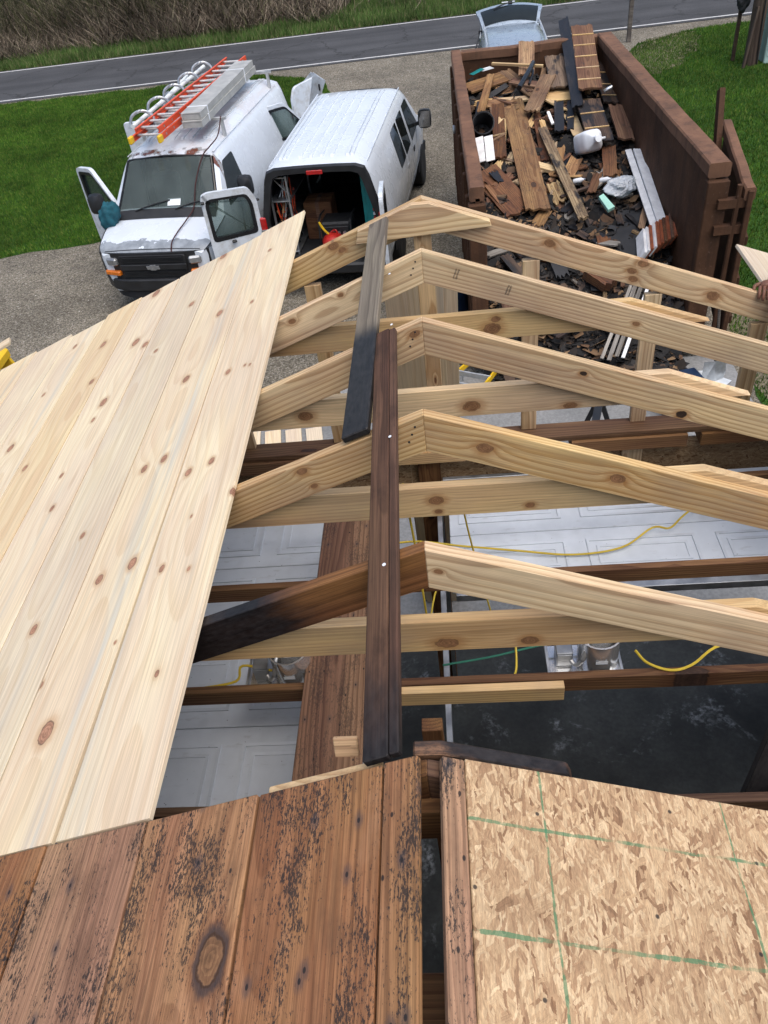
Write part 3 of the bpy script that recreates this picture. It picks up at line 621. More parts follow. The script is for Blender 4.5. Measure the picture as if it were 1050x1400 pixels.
KB = {1: [(-1.47, 0.035, 0.048, 0.031), (-0.846, 0.07, 0.029, 0.019), (-0.827, -0.073, 0.035, 0.022), (-1.192, -0.128, 0.009, 0.006), (-1.268, 0.15, 0.017, 0.011), (1.811, 0.117, 0.044, 0.028), (0.977, -0.042, 0.033, 0.021), (0.403, 0.023, 0.034, 0.022), (-0.223, -0.033, 0.03, 0.019), (-0.235, 0.066, 0.03, 0.019)], 0: [(-0.931, 0.082, 0.021, 0.014), (-0.984, -0.044, 0.012, 0.008), (-1.393, -0.037, 0.016, 0.01), (-0.704, 0.017, 0.01, 0.006), (1.494, 0.035, 0.02, 0.013), (0.903, 0.05, 0.018, 0.012), (0.263, 0.062, 0.024, 0.016), (0.235, -0.061, 0.012, 0.008), (0.251, -0.031, 0.012, 0.008), (-0.415, 0.106, 0.028, 0.018), (-0.403, -0.001, 0.024, 0.016), (-0.652, -0.148, 0.022, 0.014)], 2: [(-0.988, 0.014, 0.029, 0.018), (-0.532, -0.027, 0.021, 0.014), (0.9, 0.05, 0.02, 0.014), (1.3, -0.08, 0.03, 0.02)], 3: [(-0.226, -0.028, 0.024, 0.015), (1.784, 0.018, 0.051, 0.033), (1.161, -0.027, 0.046, 0.03), (1.061, -0.127, 0.035, 0.022), (0.585, -0.009, 0.042, 0.027), (0.441, 0.002, 0.023, 0.014), (0.025, 0.028, 0.021, 0.013)], 4: [(1.37, -0.0, 0.038, 0.024), (0.907, -0.092, 0.03, 0.019), (0.256, 0.083, 0.027, 0.017)], 5: [(0.587, 0.043, 0.039, 0.025), (1.608, 0.016, 0.029, 0.018), (1.088, 0.04, 0.021, 0.014)], 6: [(0.9, 0.03, 0.03, 0.02)], 7: [(1.2, -0.05, 0.03, 0.02)]}
for i in range(9):
    deck('sheathing_board', -1, XB[i], XB[i+1] + .007, -.604, YE[i], .019, board_mat(i, KB.get(i)), lap=True, skew=(.0045 if i == 0 else 0.), dz=random.uniform(0, .0015))
for i in range(3): deck('sheathing_board', 1, 1.795 + i*.29, 2.081 + i*.29, -.6 if i else 1.3, 3.05 + .01*i, .019, 'board')
# old deck
for i, (a, b) in enumerate(((-.010, -.084), (-.089, -.377), (-.384, -.675), (-.682, -.975), (-.983, -1.27), (-1.275, -1.57), (-1.575, -1.87), (-1.875, -2.17), (-2.175, -2.47), (-2.475, -2.77), (-2.775, -3.07), (-3.075, -3.35))):
    deck('old_roof_board', -1, a, b, -5.9 + .01*(i % 3), -.607 + random.uniform(-.006, .004), .02, 'oldk' if i == 2 else 'old', dz=random.uniform(-.0005, .0015), bev=.003)
deck('old_roof_board', 1, .024, .070, -5.9, -.612, .021, 'old', bev=.003)
YC = (-.607 - 3.05)/2
M['osb'] = osb('osb_sheet', 1., [('x', -.737 - YC, .0035, .38), ('x', -.946 - YC, .004, .34), ('y', (.645 - .225)/CT, .003, .2), ('y', (.645 - .623)/CT, .0025, .1)])
deck('osb_sheet', 1, .073, 1.217, -3.05, -.607, .016, 'osb')
deck('osb_sheet', 1, 1.22, 2.36, -3.05, -.607, .016, 'osb'); deck('osb_sheet', 1, 2.364, 3.35, -3.05, -.607, .016, 'osb')
deck('osb_sheet', 1, .073, 1.217, -5.9, -3.054, .016, 'osb'); deck('osb_sheet', 1, 1.22, 3.35, -5.9, -3.054, .016, 'osb')
# edge pieces under the old deck
prism('nailer', [(-.375, -.163), (-.10, -.056), (-.10, -.145), (-.375, -.25)], .03, 'pine', G, MXZ(-.575), .002)
prism('nailer', [(-.03, -.012), (.03, -.012), (.30, -.118), (.31, -.15), (.02, -.10), (-.03, -.06)], .035, 'charred', G, MXZ(-.56), .004)
box('osb_scrap', .055, .05, .012, 'tan', G, T(*Vr(-.185, -.535, -.07)) @ RX(1.2), .002)
beam('ridge_block', Vr(-.05, -.66, -.16), Vr(.06, -.66, -.16), .04, .12, 'oldjoist', G)
beam('ridge_block', Vr(-.05, -1.0, -.22), Vr(.06, -1.0, -.22), .09, .04, 'oldjoist', G)
# old ridge brace: a plank nailed over the rafters beside the ridge
def on_left(x, y, dz): return Vr(x, y, SL*x) + Vector((-ST, 0, CT))*dz
NL = (-ST, 0, CT)
beam('ridge_brace', on_left(-.150, 1.235, .0125), on_left(-.104, -.598, .0125), .062, .023, 'brace', G, NL, .003)
beam('ridge_brace', on_left(-.1085, 1.225, .012), on_left(-.0625, -.594, .012), .024, .022, 'brace', G, NL, .003)
for y, x in ((.03, -.098), (-.53, -.100), (.75, -.11), (1.2, -.13)):
    p = on_left(x, y, .0245); lathe('nail', [(.0055, 0), (.0055, .0015), (.003, .002)], 'whiteplastic', G, frame(p, p + Vector((0, 1, 0)), NL), 10)
# nail heads driven through the rafters beside the ridge, dark on the near face
for i in (1, 2, 3):
    for k in range(3):
        p = Vr(-.03 - .012*k, YS[i] - .001, -.045 - .03*k); lathe('nail', [(.004, 0), (.004, .001), (.002, .0016)], 'dim', G, T(*p) @ RX(math.pi/2), 8)
# garage doors, open overhead
def door(label, x0, x1, secs, npan):
    d = bpy.data.objects.new('garage_door', None); link(d, G, Matrix()); d['label'] = label
    for (y0, y1) in secs:
        s = box('door_section', x1 - x0, y1 - y0, .03, 'door', d, T((x0+x1)/2, (y0+y1)/2, RG - 1.75), .003)
        pw = (x1 - x0)/npan; bm = bmesh.new()
        def quad(xa, xb, ya, yb, za, zb):
            v = [bm.verts.new((x, y, z)) for z in (za, zb) for x, y in ((xa, ya), (xb, ya), (xb, yb), (xa, yb))]
            for f in ((0, 1, 5, 4), (1, 2, 6, 5), (2, 3, 7, 6), (3, 0, 4, 7), (4, 5, 6, 7)): bm.faces.new([v[i] for i in f])
        for k in range(npan):
            cx = x0 + pw*(k + .5); a, b = cx - pw*.42, cx + pw*.42; c, e = y0 + .09, y1 - .09; z = RG - 1.735
            for g, hh in ((0., .007), (.05, .005)):
                quad(a+g, b-g, c+g, c+g+.016, z, z+hh); quad(a+g, b-g, e-g-.016, e-g, z, z+hh); quad(a+g, a+g+.016, c+g+.016, e-g-.016, z, z+hh); quad(b-g-.016, b-g, c+g+.016, e-g-.016, z, z+hh)
        bmesh.ops.recalc_face_normals(bm, faces=bm.faces)
        me = bpy.data.meshes.new('panel_moulding'); bm.to_mesh(me); bm.free(); me.materials.append(M['door']); link(bpy.data.objects.new('panel_moulding', me), d, Matrix())
    return d
door('white panelled overhead door, open on the left', -2.95, -.40, [(.03, .595), (.60, 1.125), (1.13, 1.655), (1.66, 2.2)], 4)
door('white panelled overhead door, open on the right, dirty', .03, 2.85, [(1.40, 1.82), (1.825, 2.26)], 4)
beam('door_rail', Vr(.05, 1.365, -1.74), Vr(2.85, 1.365, -1.74), .045, .05, 'steel', G)
beam('door_track', Vr(-.012, .25, -1.80), Vr(-.03, 2.36, -1.80), .03, .04, 'steel', G); beam('door_track', Vr(-2.99, .25, -1.8), Vr(-2.99, 2.36, -1.8), .03, .04, 'steel', G)
beam('door_track', Vr(-.03, 2.37, -4.2), Vr(-.03, 2.37, -1.82), .03, .04, 'steel', G, (0, 1, 0))
beam('angle_iron', Vr(.0, 2.33, -1.74), Vr(.80, 2.33, -1.74), .03, .035, 'steel', G)
tube('torsion_shaft', [Vr(.72, 2.31, -2.03), Vr(2.8, 2.31, -2.03)], .014, 'steel', G)
sp = tube('torsion_spring', [Vr(.97, 2.31, -2.03), Vr(2.3, 2.31, -2.03)], .036, 'black', G, 14)
for k in range(12):
    beam('stencil_mark', Vr(1.1 + .1*k, 2.285, -2.003), Vr(1.125 + .1*k, 2.281, -2.000), .012, .001, 'whiteplastic', sp, (0, -.7, .7), 0)
bk = beam('spring_bracket', Vr(.92, 2.31, -2.10), Vr(.92, 2.31, -1.92), .06, .012, 'steel', G, (1, 0, 0))
for k in range(3): tube('bolt', [Vr(.905, 2.27, -2.08 + k*.06), Vr(.905, 2.25, -2.08 + k*.06)], .009, 'steel', bk)
beam('brace', Vr(1.42, .42, -1.30), Vr(.96, -.22, -2.15), .11, .05, 'chr', G, (0, -.6, .8)); beam('ridge_post', Vr(-.068, .31, -4.2), Vr(-.068, .31, -1.32), .085, .06, 'oldjoist', G, (0, -1, 0))

# ------------------------------------------------------------------ loose pieces on and in the frame
o = beam('charred_board', on_left(-.203, 2.335, .021), on_left(-.221, .615, .021), .10, .026, 'weathered', None, NL, .004)
tag(o, 'grey weathered board burnt black at its lower end, lying across the rafters', 'board')
o = box('walk_plank', 2.3, .275, .022, 'oldplank', None, Matrix(((0, -1, 0, -.483), (1, 0, 0, .48), (0, 0, 1, RG - 1.318), (0, 0, 0, 1))), .003)
tag(o, 'wide brown nail-pocked plank laid over the ceiling joists left of the ridge brace', 'plank')
def can_light(x, y, label):
    t = thing('recessed_light', label, 'light fixture', T(x, y, RG - 1.418), 'recessed lights in the ceiling')
    W = world(t)
    box('mounting_plate', .30, .17, .004, 'can', t, W @ T(-.03, 0, .002), 0)
    lathe('can', [(.088, .005), (.088, .19), (.092, .194), (.084, .194), (.082, .06)], 'can', t, W @ T(.03, 0, 0), 26, False)
    lathe('reflector', [(.080, .07), (.074, .10), (.05, .15), (.045, .185), (.0, .187)], 'can', t, W @ T(.03, .0, 0), 22, False)
    j = box('junction_box', .07, .075, .09, 'steel', t, W @ T(-.115, .01, .05), .003)
    box('rating_label', .05, .001, .018, 'whiteplastic', t, W @ T(.03, -.0895, .10), 0)
    box('box_cover', .06, .004, .07, 'steel', j, W @ T(-.115, -.03, .05), .001)
    tube('flex_conduit', [(-.095, -.02, .05), (-.07, -.05, .04), (-.045, -.06, .09), (-.03, -.045, .15), (-.02, -.02, .17)], .009, 'alu', t, 8, base=W)
    for s in (-1, 1): box('hanger_bar', .012, .20, .02, 'steel', t, W @ T(-.03 + s*.155, 0, .012), .001)
can_light(.625, .665, 'bright metal recessed light can between the joists right of the centre rail')
can_light(-.72, .655, 'bright metal recessed light can beside the brown plank, above the left garage door')
def cable(pts, mat, r, label):
    tag(tube('cable', [Vr(*p) for p in pts], r, mat, None, 6), label, 'cable', 'cables strung in the open roof')
cable([(-.5, 1.70, -1.70), (-.2, 1.72, -1.66), (.10, 1.69, -1.69), (.40, 1.64, -1.70), (.70, 1.60, -1.715), (.97, 1.63, -1.71), (1.16, 1.76, -1.70), (1.25, 1.74, -1.69), (1.35, 1.83, -1.68), (1.6, 2.05, -1.7)], 'yellowcable', .006, 'long yellow cable lying across the right overhead garage door')
cable([(.80, .62, -1.30), (.84, .56, -1.31), (.93, .53, -1.325), (1.02, .55, -1.32), (1.15, .62, -1.29), (1.35, .60, -1.30), (1.6, .55, -1.32)], 'yellowcable', .006, 'yellow cable looping over the joist right of the right light can')
cable([(.29, .80, -1.28), (.305, .72, -1.33), (.30, .62, -1.40), (.27, .58, -1.42)], 'yellowcable', .005, 'short yellow cable drooping behind the joist left of the right light can')
cable([(-.60, .70, -1.33), (-.75, .64, -1.36), (-.92, .66, -1.34), (-.96, .62, -1.40), (-1.15, .60, -1.42)], 'yellowcable', .006, 'yellow cable above the left garage door beside the left light can')
cable([(-.02, .66, -1.40), (.2, .68, -1.38), (.45, .72, -1.36), (.8, .74, -1.35), (1.2, .72, -1.36), (1.7, .74, -1.36)], 'greencable', .005, 'green cable running across the ceiling behind the right light can')
cable([(-.10, .70, -.36), (-.085, .72, -.7), (-.07, .70, -1.1), (-.09, .9, -1.5), (-.05, 1.4, -1.7), (.1, 1.66, -1.70)], 'yellowcable', .005, 'thin yellow cable hanging down beside the ridge below the second rafter')
cable([(.10, .72, -.38), (.12, .73, -.6), (.16, .76, -.9), (.22, .8, -1.3)], 'yellowcable', .004, 'thin yellow cable hanging right of the ridge below the second rafter')
# new boards standing outside the gable
for k in range(7):
    x = -.14 + random.uniform(-.035, .035) + (.055 if k > 3 else 0); top = -.53 + random.uniform(-.03, .02) - .02*k; y = 2.80 + k*.028
    o = beam('pine_board', Vector((x, y + .75, .07)), Vr(x + .02*k, y, top), .285, .02, 'board', None, (0, -1, .2))
    tag(o, ('nearest', 'second', 'third', 'fourth', 'fifth', 'sixth', 'rearmost')[k] + ' of the new pine boards standing upright outside the gable', 'board', 'new boards standing outside the gable')
# ================================================================== VANS
TOPS = ([0, .06, .2, .5, .85, 1.5, 1.75, 2.3, 4.8, 5.25, 5.4], [.99, 1.04, 1.09, 1.16, 1.21, 1.92, 1.99, 2.04, 2.055, 2.03, 1.985])
WID = ([0, .05, .15, .4, .8, 5.0, 5.3, 5.4], [.84, .90, .945, .98, 1.0, 1.0, .985, .97])
def vsec(s):
    top = float(np.interp(s, *TOPS)); w_ = float(np.interp(s, *WID)); t = min(max((top - 1.21)/.78, 0), 1)
    L = lambda a, b: a + (b - a)*t
    z3 = min(1.14, top - .06); z5 = min(1.80, top - .04 - .1*t); xs = lambda z: w_*(.99 - max(0, z - 1.14)*.26)
    z6 = L(top - .018, min(1.93, top - .05)); z4 = (z3 + z5)/2
    return [(w_*.92, .36), (w_*.985, .62), (w_, .9), (w_*.99, z3), (xs(z4), z4), (xs(z5), z5), (min(L(w_*.90, .735), xs(z5) - .03), z6), (min(L(w_*.80, .61), xs(z5) - .12), top - .012), (L(.4, .3), top - .002), (0, top)]
def vfull(s):
    a = vsec(s); return [(-x, z) for x, z in a] + [(x, z) for x, z in a[-2::-1]]
def ztop(s, x):
    a = vsec(s); xs = [p[0] for p in a[6:]][::-1]; zs = [p[1] for p in a[6:]][::-1]; return float(np.interp(abs(x), xs, zs))
def xside(z, s=3.): return float(np.interp(z, [p[1] for p in vsec(s)[:7]], [p[0] for p in vsec(s)[:7]]))
STN = [0, .03, .07, .15, .3, .5, .7, .85, .95, 1.1, 1.3, 1.5, 1.62, 1.75, 2.0, 2.3, 3.0, 4.0, 4.8, 5.1, 5.25, 5.34, 5.4]
def loft(stations, secf, pick=None, cap=True):
    v = []; f = []; n = len(secf(stations[0]))
    for s in stations: v += [(x, s, z) for x, z in secf(s)]
    for i in range(len(stations)-1):
        for k in range(n-1):
            if pick is None or pick(i, k): f.append((i*n+k, i*n+k+1, (i+1)*n+k+1, (i+1)*n+k))
    if cap: f.append(tuple(range(n)))
    return v, f
def side_poly(name, pts, side, off, mat, parent, W, thick=.006):
    """polygon of (s, z) laid on the van's flank"""
    v = [(side*(xside(z) + off), s, z) for s, z in pts]; n = len(v); v2 = [(side*(xside(z) + off - thick), s, z) for s, z in pts]
    return mesh(name, v + v2, [tuple(range(n)), tuple(range(2*n-1, n-1, -1))] + [(i, (i+1) % n, n + (i+1) % n, n + i) for i in range(n)], mat, parent, W)
def round_poly(pts, r=.05, n=4):
    out = []; m = len(pts)
    for i in range(m):
        p = Vector((*pts[i], 0)); a = Vector((*pts[i-1], 0)); b = Vector((*pts[(i+1) % m], 0))
        p1 = p + (a - p).normalized()*r; p2 = p + (b - p).normalized()*r
        for k in range(n+1):
            t = k/n; q_ = p1*(1-t)**2 + p*2*t*(1-t) + p2*t*t; out.append((q_.x, q_.y))
    return out
def wheel(root, W, x, s, side):
    wv = bpy.data.objects.new('wheel', None); link(wv, root, W @ T(x, s, .37) @ RY(math.pi/2))
    Z = world(wv); lathe('tyre', [(.22, -.11), (.33, -.12), (.365, -.10), (.37, 0), (.365, .10), (.33, .12), (.22, .11)], 'rubber', wv, Z, 24)
    lathe('rim', [(.23, -.10), (.22, .10), (.06, .115), (.0, .115)], 'silver', wv, Z, 20); return wv
def panel(name, pts, th, mat, parent, Mw, hole=None, glassmat='doorglass', bev=.008):
    """door leaf in local XY with an optional window hole; returns the leaf"""
    if not hole: return prism(name, pts, th, mat, parent, Mw, bev)
    bm = bmesh.new(); n = len(pts)
    oa = [bm.verts.new((*p, 0)) for p in pts]; ob = [bm.verts.new((*p, th)) for p in pts]
    ia = [bm.verts.new((*p, 0)) for p in hole]; ib = [bm.verts.new((*p, th)) for p in hole]
    for k in range(n):
        j = (k+1) % n
        bm.faces.new((oa[k], oa[j], ia[j], ia[k])); bm.faces.new((ob[k], ib[k], ib[j], ob[j])); bm.faces.new((oa[k], ob[k], ob[j], oa[j])); bm.faces.new((ia[k], ia[j], ib[j], ib[k]))
    bmesh.ops.recalc_face_normals(bm, faces=bm.faces)
    me = bpy.data.meshes.new(name); bm.to_mesh(me); bm.free(); me.materials.append(M[mat])
    o = link(bpy.data.objects.new(name, me), parent, Mw)
    c = Vector((sum(p[0] for p in hole)/n, sum(p[1] for p in hole)/n)); fr = [tuple(c + (Vector(p) - c)*1.0) for p in hole]
    prism('window', fr, .006, glassmat, o, Mw, 0, th*.5)
    # dark seal round the pane
    bm = bmesh.new(); A = [bm.verts.new((*p, th + .004)) for p in [tuple(c + (Vector(p) - c)*1.06) for p in hole]]; B = [bm.verts.new((*p, th + .004)) for p in [tuple(c + (Vector(p) - c)*.90) for p in hole]]
    C = [bm.verts.new((*p, -.004)) for p in [tuple(c + (Vector(p) - c)*1.06) for p in hole]]; D = [bm.verts.new((*p, -.004)) for p in [tuple(c + (Vector(p) - c)*.90) for p in hole]]
    for k in range(n):
        j = (k+1) % n; bm.faces.new((A[k], A[j], B[j], B[k])); bm.faces.new((C[k], D[k], D[j], C[j])); bm.faces.new((B[k], B[j], D[j], D[k])); bm.faces.new((A[j], A[k], C[k], C[j]))
    me = bpy.data.meshes.new('window_seal'); bm.to_mesh(me); bm.free(); me.materials.append(M['blackgloss']); link(bpy.data.objects.new('window_seal', me), o, Mw)
    return o
def mirror(parent, W, x, s, z, side):
    m = bpy.data.objects.new('mirror', None); link(m, parent, W @ T(x, s, z)); Z = world(m)
    v = []; 
    for (yy, sx, sz) in ((-.09, .06, .09), (-.05, .115, .15), (.02, .125, .165), (.06, .12, .16)):
        for k in range(12): a = 2*math.pi*k/12; ca, sa = math.cos(a), math.sin(a); v.append((math.copysign(abs(ca)**.5, ca)*sx, yy, math.copysign(abs(sa)**.5, sa)*sz))
    f = [(i*12+k, i*12+(k+1) % 12, (i+1)*12+(k+1) % 12, (i+1)*12+k) for i in range(3) for k in range(12)] + [tuple(range(12)), tuple(range(36, 48))]
    mesh('mirror_shell', v, f, 'black', m, Z, True)
    box('mirror_glass', .20, .004, .27, 'chrome', m, Z @ T(0, .063, 0), 0)
    beam('mirror_arm', (-side*.10, -.02, -.08), (-side*.26, -.04, -.12), .05, .06, 'black', m, base=Z)
    return m

def van(name, label, W, pm, closed_doors, group):
    t = thing(name, label, 'van', W, group)
    n = 19; hood_k = range(5, 13)
    v, f = loft(STN, vfull, lambda i, k: not (STN[i] < .85 and STN[i] >= .03 and k in hood_k) and not (.95 <= STN[i] < 1.5 and 6 <= k <= 11)); mesh('body', v, f, pm, t, W, True)
    hs = [.03, .07, .15, .3, .5, .7, .85]; v, f = loft(hs, vfull, lambda i, k: k in hood_k, False); mesh('hood', v, f, pm, t, W, True)
    for k in (5, 13):
        tube('hood_gap', [(vfull(s)[k][0]*1.002, s, vfull(s)[k][1] + .002) for s in hs], .007, 'dim', t, 5, base=W, n=2)
    tube('hood_gap', [(.4*k, .035, ztop(.035, .4*k) + .002) for k in (-2, -1, 0, 1, 2)], .007, 'dim', t, 5, base=W, n=2)
    # cowl, windshield
    v = []; f = []; S = [.93, 1.05, 1.2, 1.35, 1.475]; NX = 10
    for s in S:
        hw = float(np.interp(s, [.93, 1.475], [.83, .70]))
        for k in range(NX+1): x = hw*(2*k/NX - 1); v.append((x, s, ztop(s, x) + .010))
    for i in range(len(S)-1):
        for k in range(NX): f.append((i*(NX+1)+k, i*(NX+1)+k+1, (i+1)*(NX+1)+k+1, (i+1)*(NX+1)+k))
    ws = mesh('windshield', v, f, 'windshield', t, W, True)
    for side in (-1, 1):
        tube('pillar_trim', [(side*.855, .90, ztop(.90, .85) + .008), (side*.79, 1.2, ztop(1.2, .79) + .006), (side*.715, 1.49, ztop(1.49, .71) + .004)], .02, 'blackgloss', t, 6, base=W)
    tube('roof_trim', [(-.71, 1.492, ztop(1.492, .7) + .004), (0, 1.495, ztop(1.495, 0) + .006), (.71, 1.492, ztop(1.492, .7) + .004)], .018, 'blackgloss', t, 6, base=W)
    v = []
    for s in (.78, .93):
        for k in range(9): x = .86*(k/4 - 1); v.append((x, s, ztop(s, x) + .007))
    mesh('cowl', v, [(k, k+1, k+10, k+9) for k in range(8)], 'black', t, W)
    for x0, x1 in ((-.55, .05), (.15, .72)):
        tube('wiper', [(x0, .90, ztop(.9, x0) + .03), ((x0+x1)/2, .95, ztop(.95, .3) + .04), (x1, 1.0, ztop(1.0, x1) + .03)], .011, 'black', t, 5, base=W)
    # cab seen through the windshield
    box('dashboard', 1.6, .42, .30, 'cabgrey', t, W @ T(0, 1.06, 1.05), .06); box('cab_floor', 1.7, 1.3, .05, 'dim', t, W @ T(0, 1.6, .55), 0); box('cab_headliner', 1.30, .7, .02, 'cabgrey', t, W @ T(0, 1.86, 1.90), 0)
    for sx in (-.42, .42):
        st_ = box('seat', .52, .5, .2, 'cabgrey', t, W @ T(sx, 1.72, .85), .06); box('seat_back', .50, .14, .62, 'cabgrey', st_, W @ T(sx, 2.0, 1.2) @ RX(-.18), .05); box('headrest', .26, .09, .18, 'cabgrey', st_, W @ T(sx, 2.06, 1.60), .03)
    sw = W @ T(.42, 1.32, 1.22) @ RX(.9); tube('steering_wheel', [(.19*math.cos(a), .19*math.sin(a), 0) for a in np.linspace(0, 2*math.pi, 15)], .015, 'black', t, 6, base=sw, n=2)
    # front end
    g = prism('grille', round_poly([(-.54, .60), (.54, .60), (.57, .96), (-.57, .96)], .05), .05, 'grille', t, W @ Matrix(((1, 0, 0, 0), (0, 0, -1, -.005), (0, 1, 0, 0), (0, 0, 0, 1))), .008)
    for z in (.655, .675, .695, .86, .88, .90, .92): box('grille_bar', 1.02, .02, .008, 'black', g, W @ T(0, -.060, z), 0)
    box('grille_centre_bar', 1.12, .03, .09, 'black', g, W @ T(0, -.065, .775), .008)
    MB = W @ Matrix(((1, 0, 0, 0), (0, 0, -1, -.085), (0, 1, 0, .775), (0, 0, 0, 1)))
    prism('emblem', [(-.10, -.028), (-.052, -.028), (-.044, -.042), (.044, -.042), (.052, -.028), (.112, -.028), (.10, .028), (.052, .028), (.044, .042), (-.044, .042), (-.052, .028), (-.112, .028)], .012, 'lens', g, MB, .002)
    v = []
    for x in np.linspace(-1, 1, 15):
        for z in (.56, .99): v.append((.93*x, -.045 + .12*abs(x)**4, z))
    v += [(x*.98, y + .10, z) for x, y, z in v]
    mesh('front_fascia', v, [(2*k, 2*k+2, 2*k+3, 2*k+1) for k in range(14)] + [(2*k+1, 2*k+3, 2*k+33, 2*k+31) for k in range(14)], 'black', t, W, True)
    for side in (-1, 1):
        box('headlight', .20, .09, .125, 'lens', t, W @ T(side*.70, -.012, .86) @ RZ(side*.26), .025)
        box('turn_lamp', .30, .09, .085, 'amber', t, W @ T(side*.74, -.002, .675) @ RZ(side*.28), .02)
    bp = []
    for x in np.linspace(-1, 1, 13): bp.append((.985*x, -.10 + .26*abs(x)**5))
    bp2 = [(x*.95, y + .16) for x, y in bp[::-1]]
    bu = prism('bumper', bp + bp2, .20, 'black', t, W @ T(0, 0, .38), .02)
    prism('air_dam', [(x*.93, y + .05) for x, y in bp] + [(x*.88, y + .12) for x, y in bp[::-1]], .13, 'dim', t, W @ T(0, 0, .24), .01)
    # roof ribs
    for x in (-.54, -.47, -.24, -.08, .08, .24, .47, .54):
        v = []
        for s in (1.95, 2.0, 2.6, 3.4, 4.2, 4.9, 5.2, 5.25):
            e = 0. if s in (1.95, 5.25) else 1.
            for dx, dz in ((-.030, -.014), (-.022, .030*e - .004), (.022, .030*e - .004), (.030, -.014)): v.append((x + dx, s, ztop(s, x + dx) + dz))
        mesh('roof_rib', v, [(i*4+k, i*4+k+1, i*4+k+5, i*4+k+4) for i in range(7) for k in range(3)], pm, t, W)
    # flanks
    for side in (-1, 1):
        tube('drip_rail', [(side*.742, s, 1.925 + (.01 if 2 < s < 5 else 0)) for s in (1.55, 2.5, 4., 5.2)], .010, pm, t, 5, base=W)
        for s in (.95, 4.35):
            v = []; 
            for k in range(15):
                a = math.pi*k/14; v += [(side*(xside(.5) + .012), s + .44*math.cos(a), .36 + .46*math.sin(a)), (side*(xside(.5) + .02), s + .385*math.cos(a), .36 + .40*math.sin(a))]
            mesh('arch_shade_disc', v, [(2*k, 2*k+1, 2*k+3, 2*k+2) for k in range(14)] + [tuple(range(1, 30, 2))], 'dim', t, W)  # arch lip plus a dark disc painting the shade of an uncut wheel well
            wheel(t, W, side*.90, s, side)
        side_poly('side_trim', [(1.0, .56), (5.25, .56), (5.25, .59), (1.0, .59)], side, .004, 'silver', t, W)
        for s in (1.22, 2.13, 3.6): side_poly('door_gap', [(s, .45), (s + .014, .45), (s + .014, 1.1), (s, 1.1)], side, .002, 'dim', t, W, .004)
        if side in closed_doors:
            side_poly('door_window', round_poly([(1.17, 1.2), (2.06, 1.17), (2.08, 1.76), (1.60, 1.76)], .05), side, .006, 'glass', t, W)
            side_poly('door_handle', round_poly([(1.92, .98), (2.06, .98), (2.06, 1.06), (1.92, 1.06)], .02), side, .014, 'black', t, W, .012)
            mirror(t, W, side*1.17, 1.52, 1.38, side)
        else:
            side_poly('door_shade_plate', [(1.20, .5), (2.1, .5), (2.08, 1.76), (1.60, 1.76), (1.20, 1.2)], side, .004, 'dim', t, W)  # no hole here: a dark plate gives the doorway its painted shade
    # cargo lining, floor and rear frame
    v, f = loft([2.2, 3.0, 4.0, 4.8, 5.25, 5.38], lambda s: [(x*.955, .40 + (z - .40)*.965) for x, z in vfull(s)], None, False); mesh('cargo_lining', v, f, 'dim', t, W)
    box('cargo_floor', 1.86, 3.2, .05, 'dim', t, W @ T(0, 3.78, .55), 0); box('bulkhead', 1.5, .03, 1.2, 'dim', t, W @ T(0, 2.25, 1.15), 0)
    box('underbody', 1.75, 5.0, .22, 'dim', t, W @ T(0, 2.7, .33), .02)
    # rear surround: black frame round the opening
    oo = vfull(5.4); ii = [(x*.87, .56 + (z - .36)*.82) for x, z in oo]; N = len(oo)
    v = [(x*1.003, 5.395, z*1.002) for x, z in oo] + [(x*1.0, 5.455, z) for x, z in [(a*.985, b*.993) for a, b in oo]] + [(x, 5.455, z) for x, z in ii] + [(x, 5.36, z) for x, z in ii]
    f = []
    for r in range(3): f += [(r*N+k, r*N+k+1, (r+1)*N+k+1, (r+1)*N+k) for k in range(N-1)]
    mesh('rear_frame', v, f, 'black', t, W, True)
    box('high_brake_lamp', .24, .02, .06, 'red', t, W @ T(0, 5.462, 1.90), .006)
    for side in (-1, 1):
        q_ = box('tail_lamp', .10, .06, .36, 'red', t, W @ T(side*.925, 5.45, 1.10), .015); box('reverse_lamp', .102, .062, .07, 'lens', q_, W @ T(side*.925, 5.452, 1.07), .01)
    box('rear_bumper', 1.9, .2, .17, 'black', t, W @ T(0, 5.52, .48), .03)
    return t

V1 = T(-4.43, 10.17, 0) @ RZ(-.142)
v1 = van('work_van', 'older white work van with peeling hood paint and ladders on its roof', V1, 'van1', (1,), 'white vans parked on the gravel')
V2 = T(-1.11, 15.67, 0) @ RZ(-.11 + math.pi)
v2 = van('cargo_van', 'white cargo van parked tail-first with its rear doors wide open', V2, 'van2', (-1,), 'white vans parked on the gravel')

def hinge(W, x, s, z, ang):          # door frame: local X out from the hinge, local Y up
    return W @ T(x, s, z) @ RZ(ang) @ Matrix(((1, 0, 0, 0), (0, 0, -1, 0), (0, 1, 0, 0), (0, 0, 0, 1)))
# front door leaf: X from the hinge (front edge), Y up from the sill at z .45
FD = round_poly([(0, 0), (.90, 0), (.92, .62), (.90, 1.33), (.50, 1.36), (.03, .78)], .07)
FH = round_poly([(.10, .74), (.83, .72), (.83, 1.26), (.50, 1.28), (.30, 1.05), (.14, .86)], .05)
def front_door(t, W, x, ang, pm):
    H = hinge(W, x, 1.2, .45, ang); d = panel('front_door', FD, .07, pm, t, H, FH)
    box('door_handle', .13, .07, .03, 'black', d, H @ T(.80, .55, .085), .008); return d, H
d, H = front_door(v1, V1, -1.0, math.radians(180 - 28), 'van2')
mirror(d, V1, -1.30, 1.08, 1.36, -1)
d, H = front_door(v2, V2, 1.0, math.radians(28), 'van2'); mirror(d, V2, 1.25, 1.10, 1.28, 1)
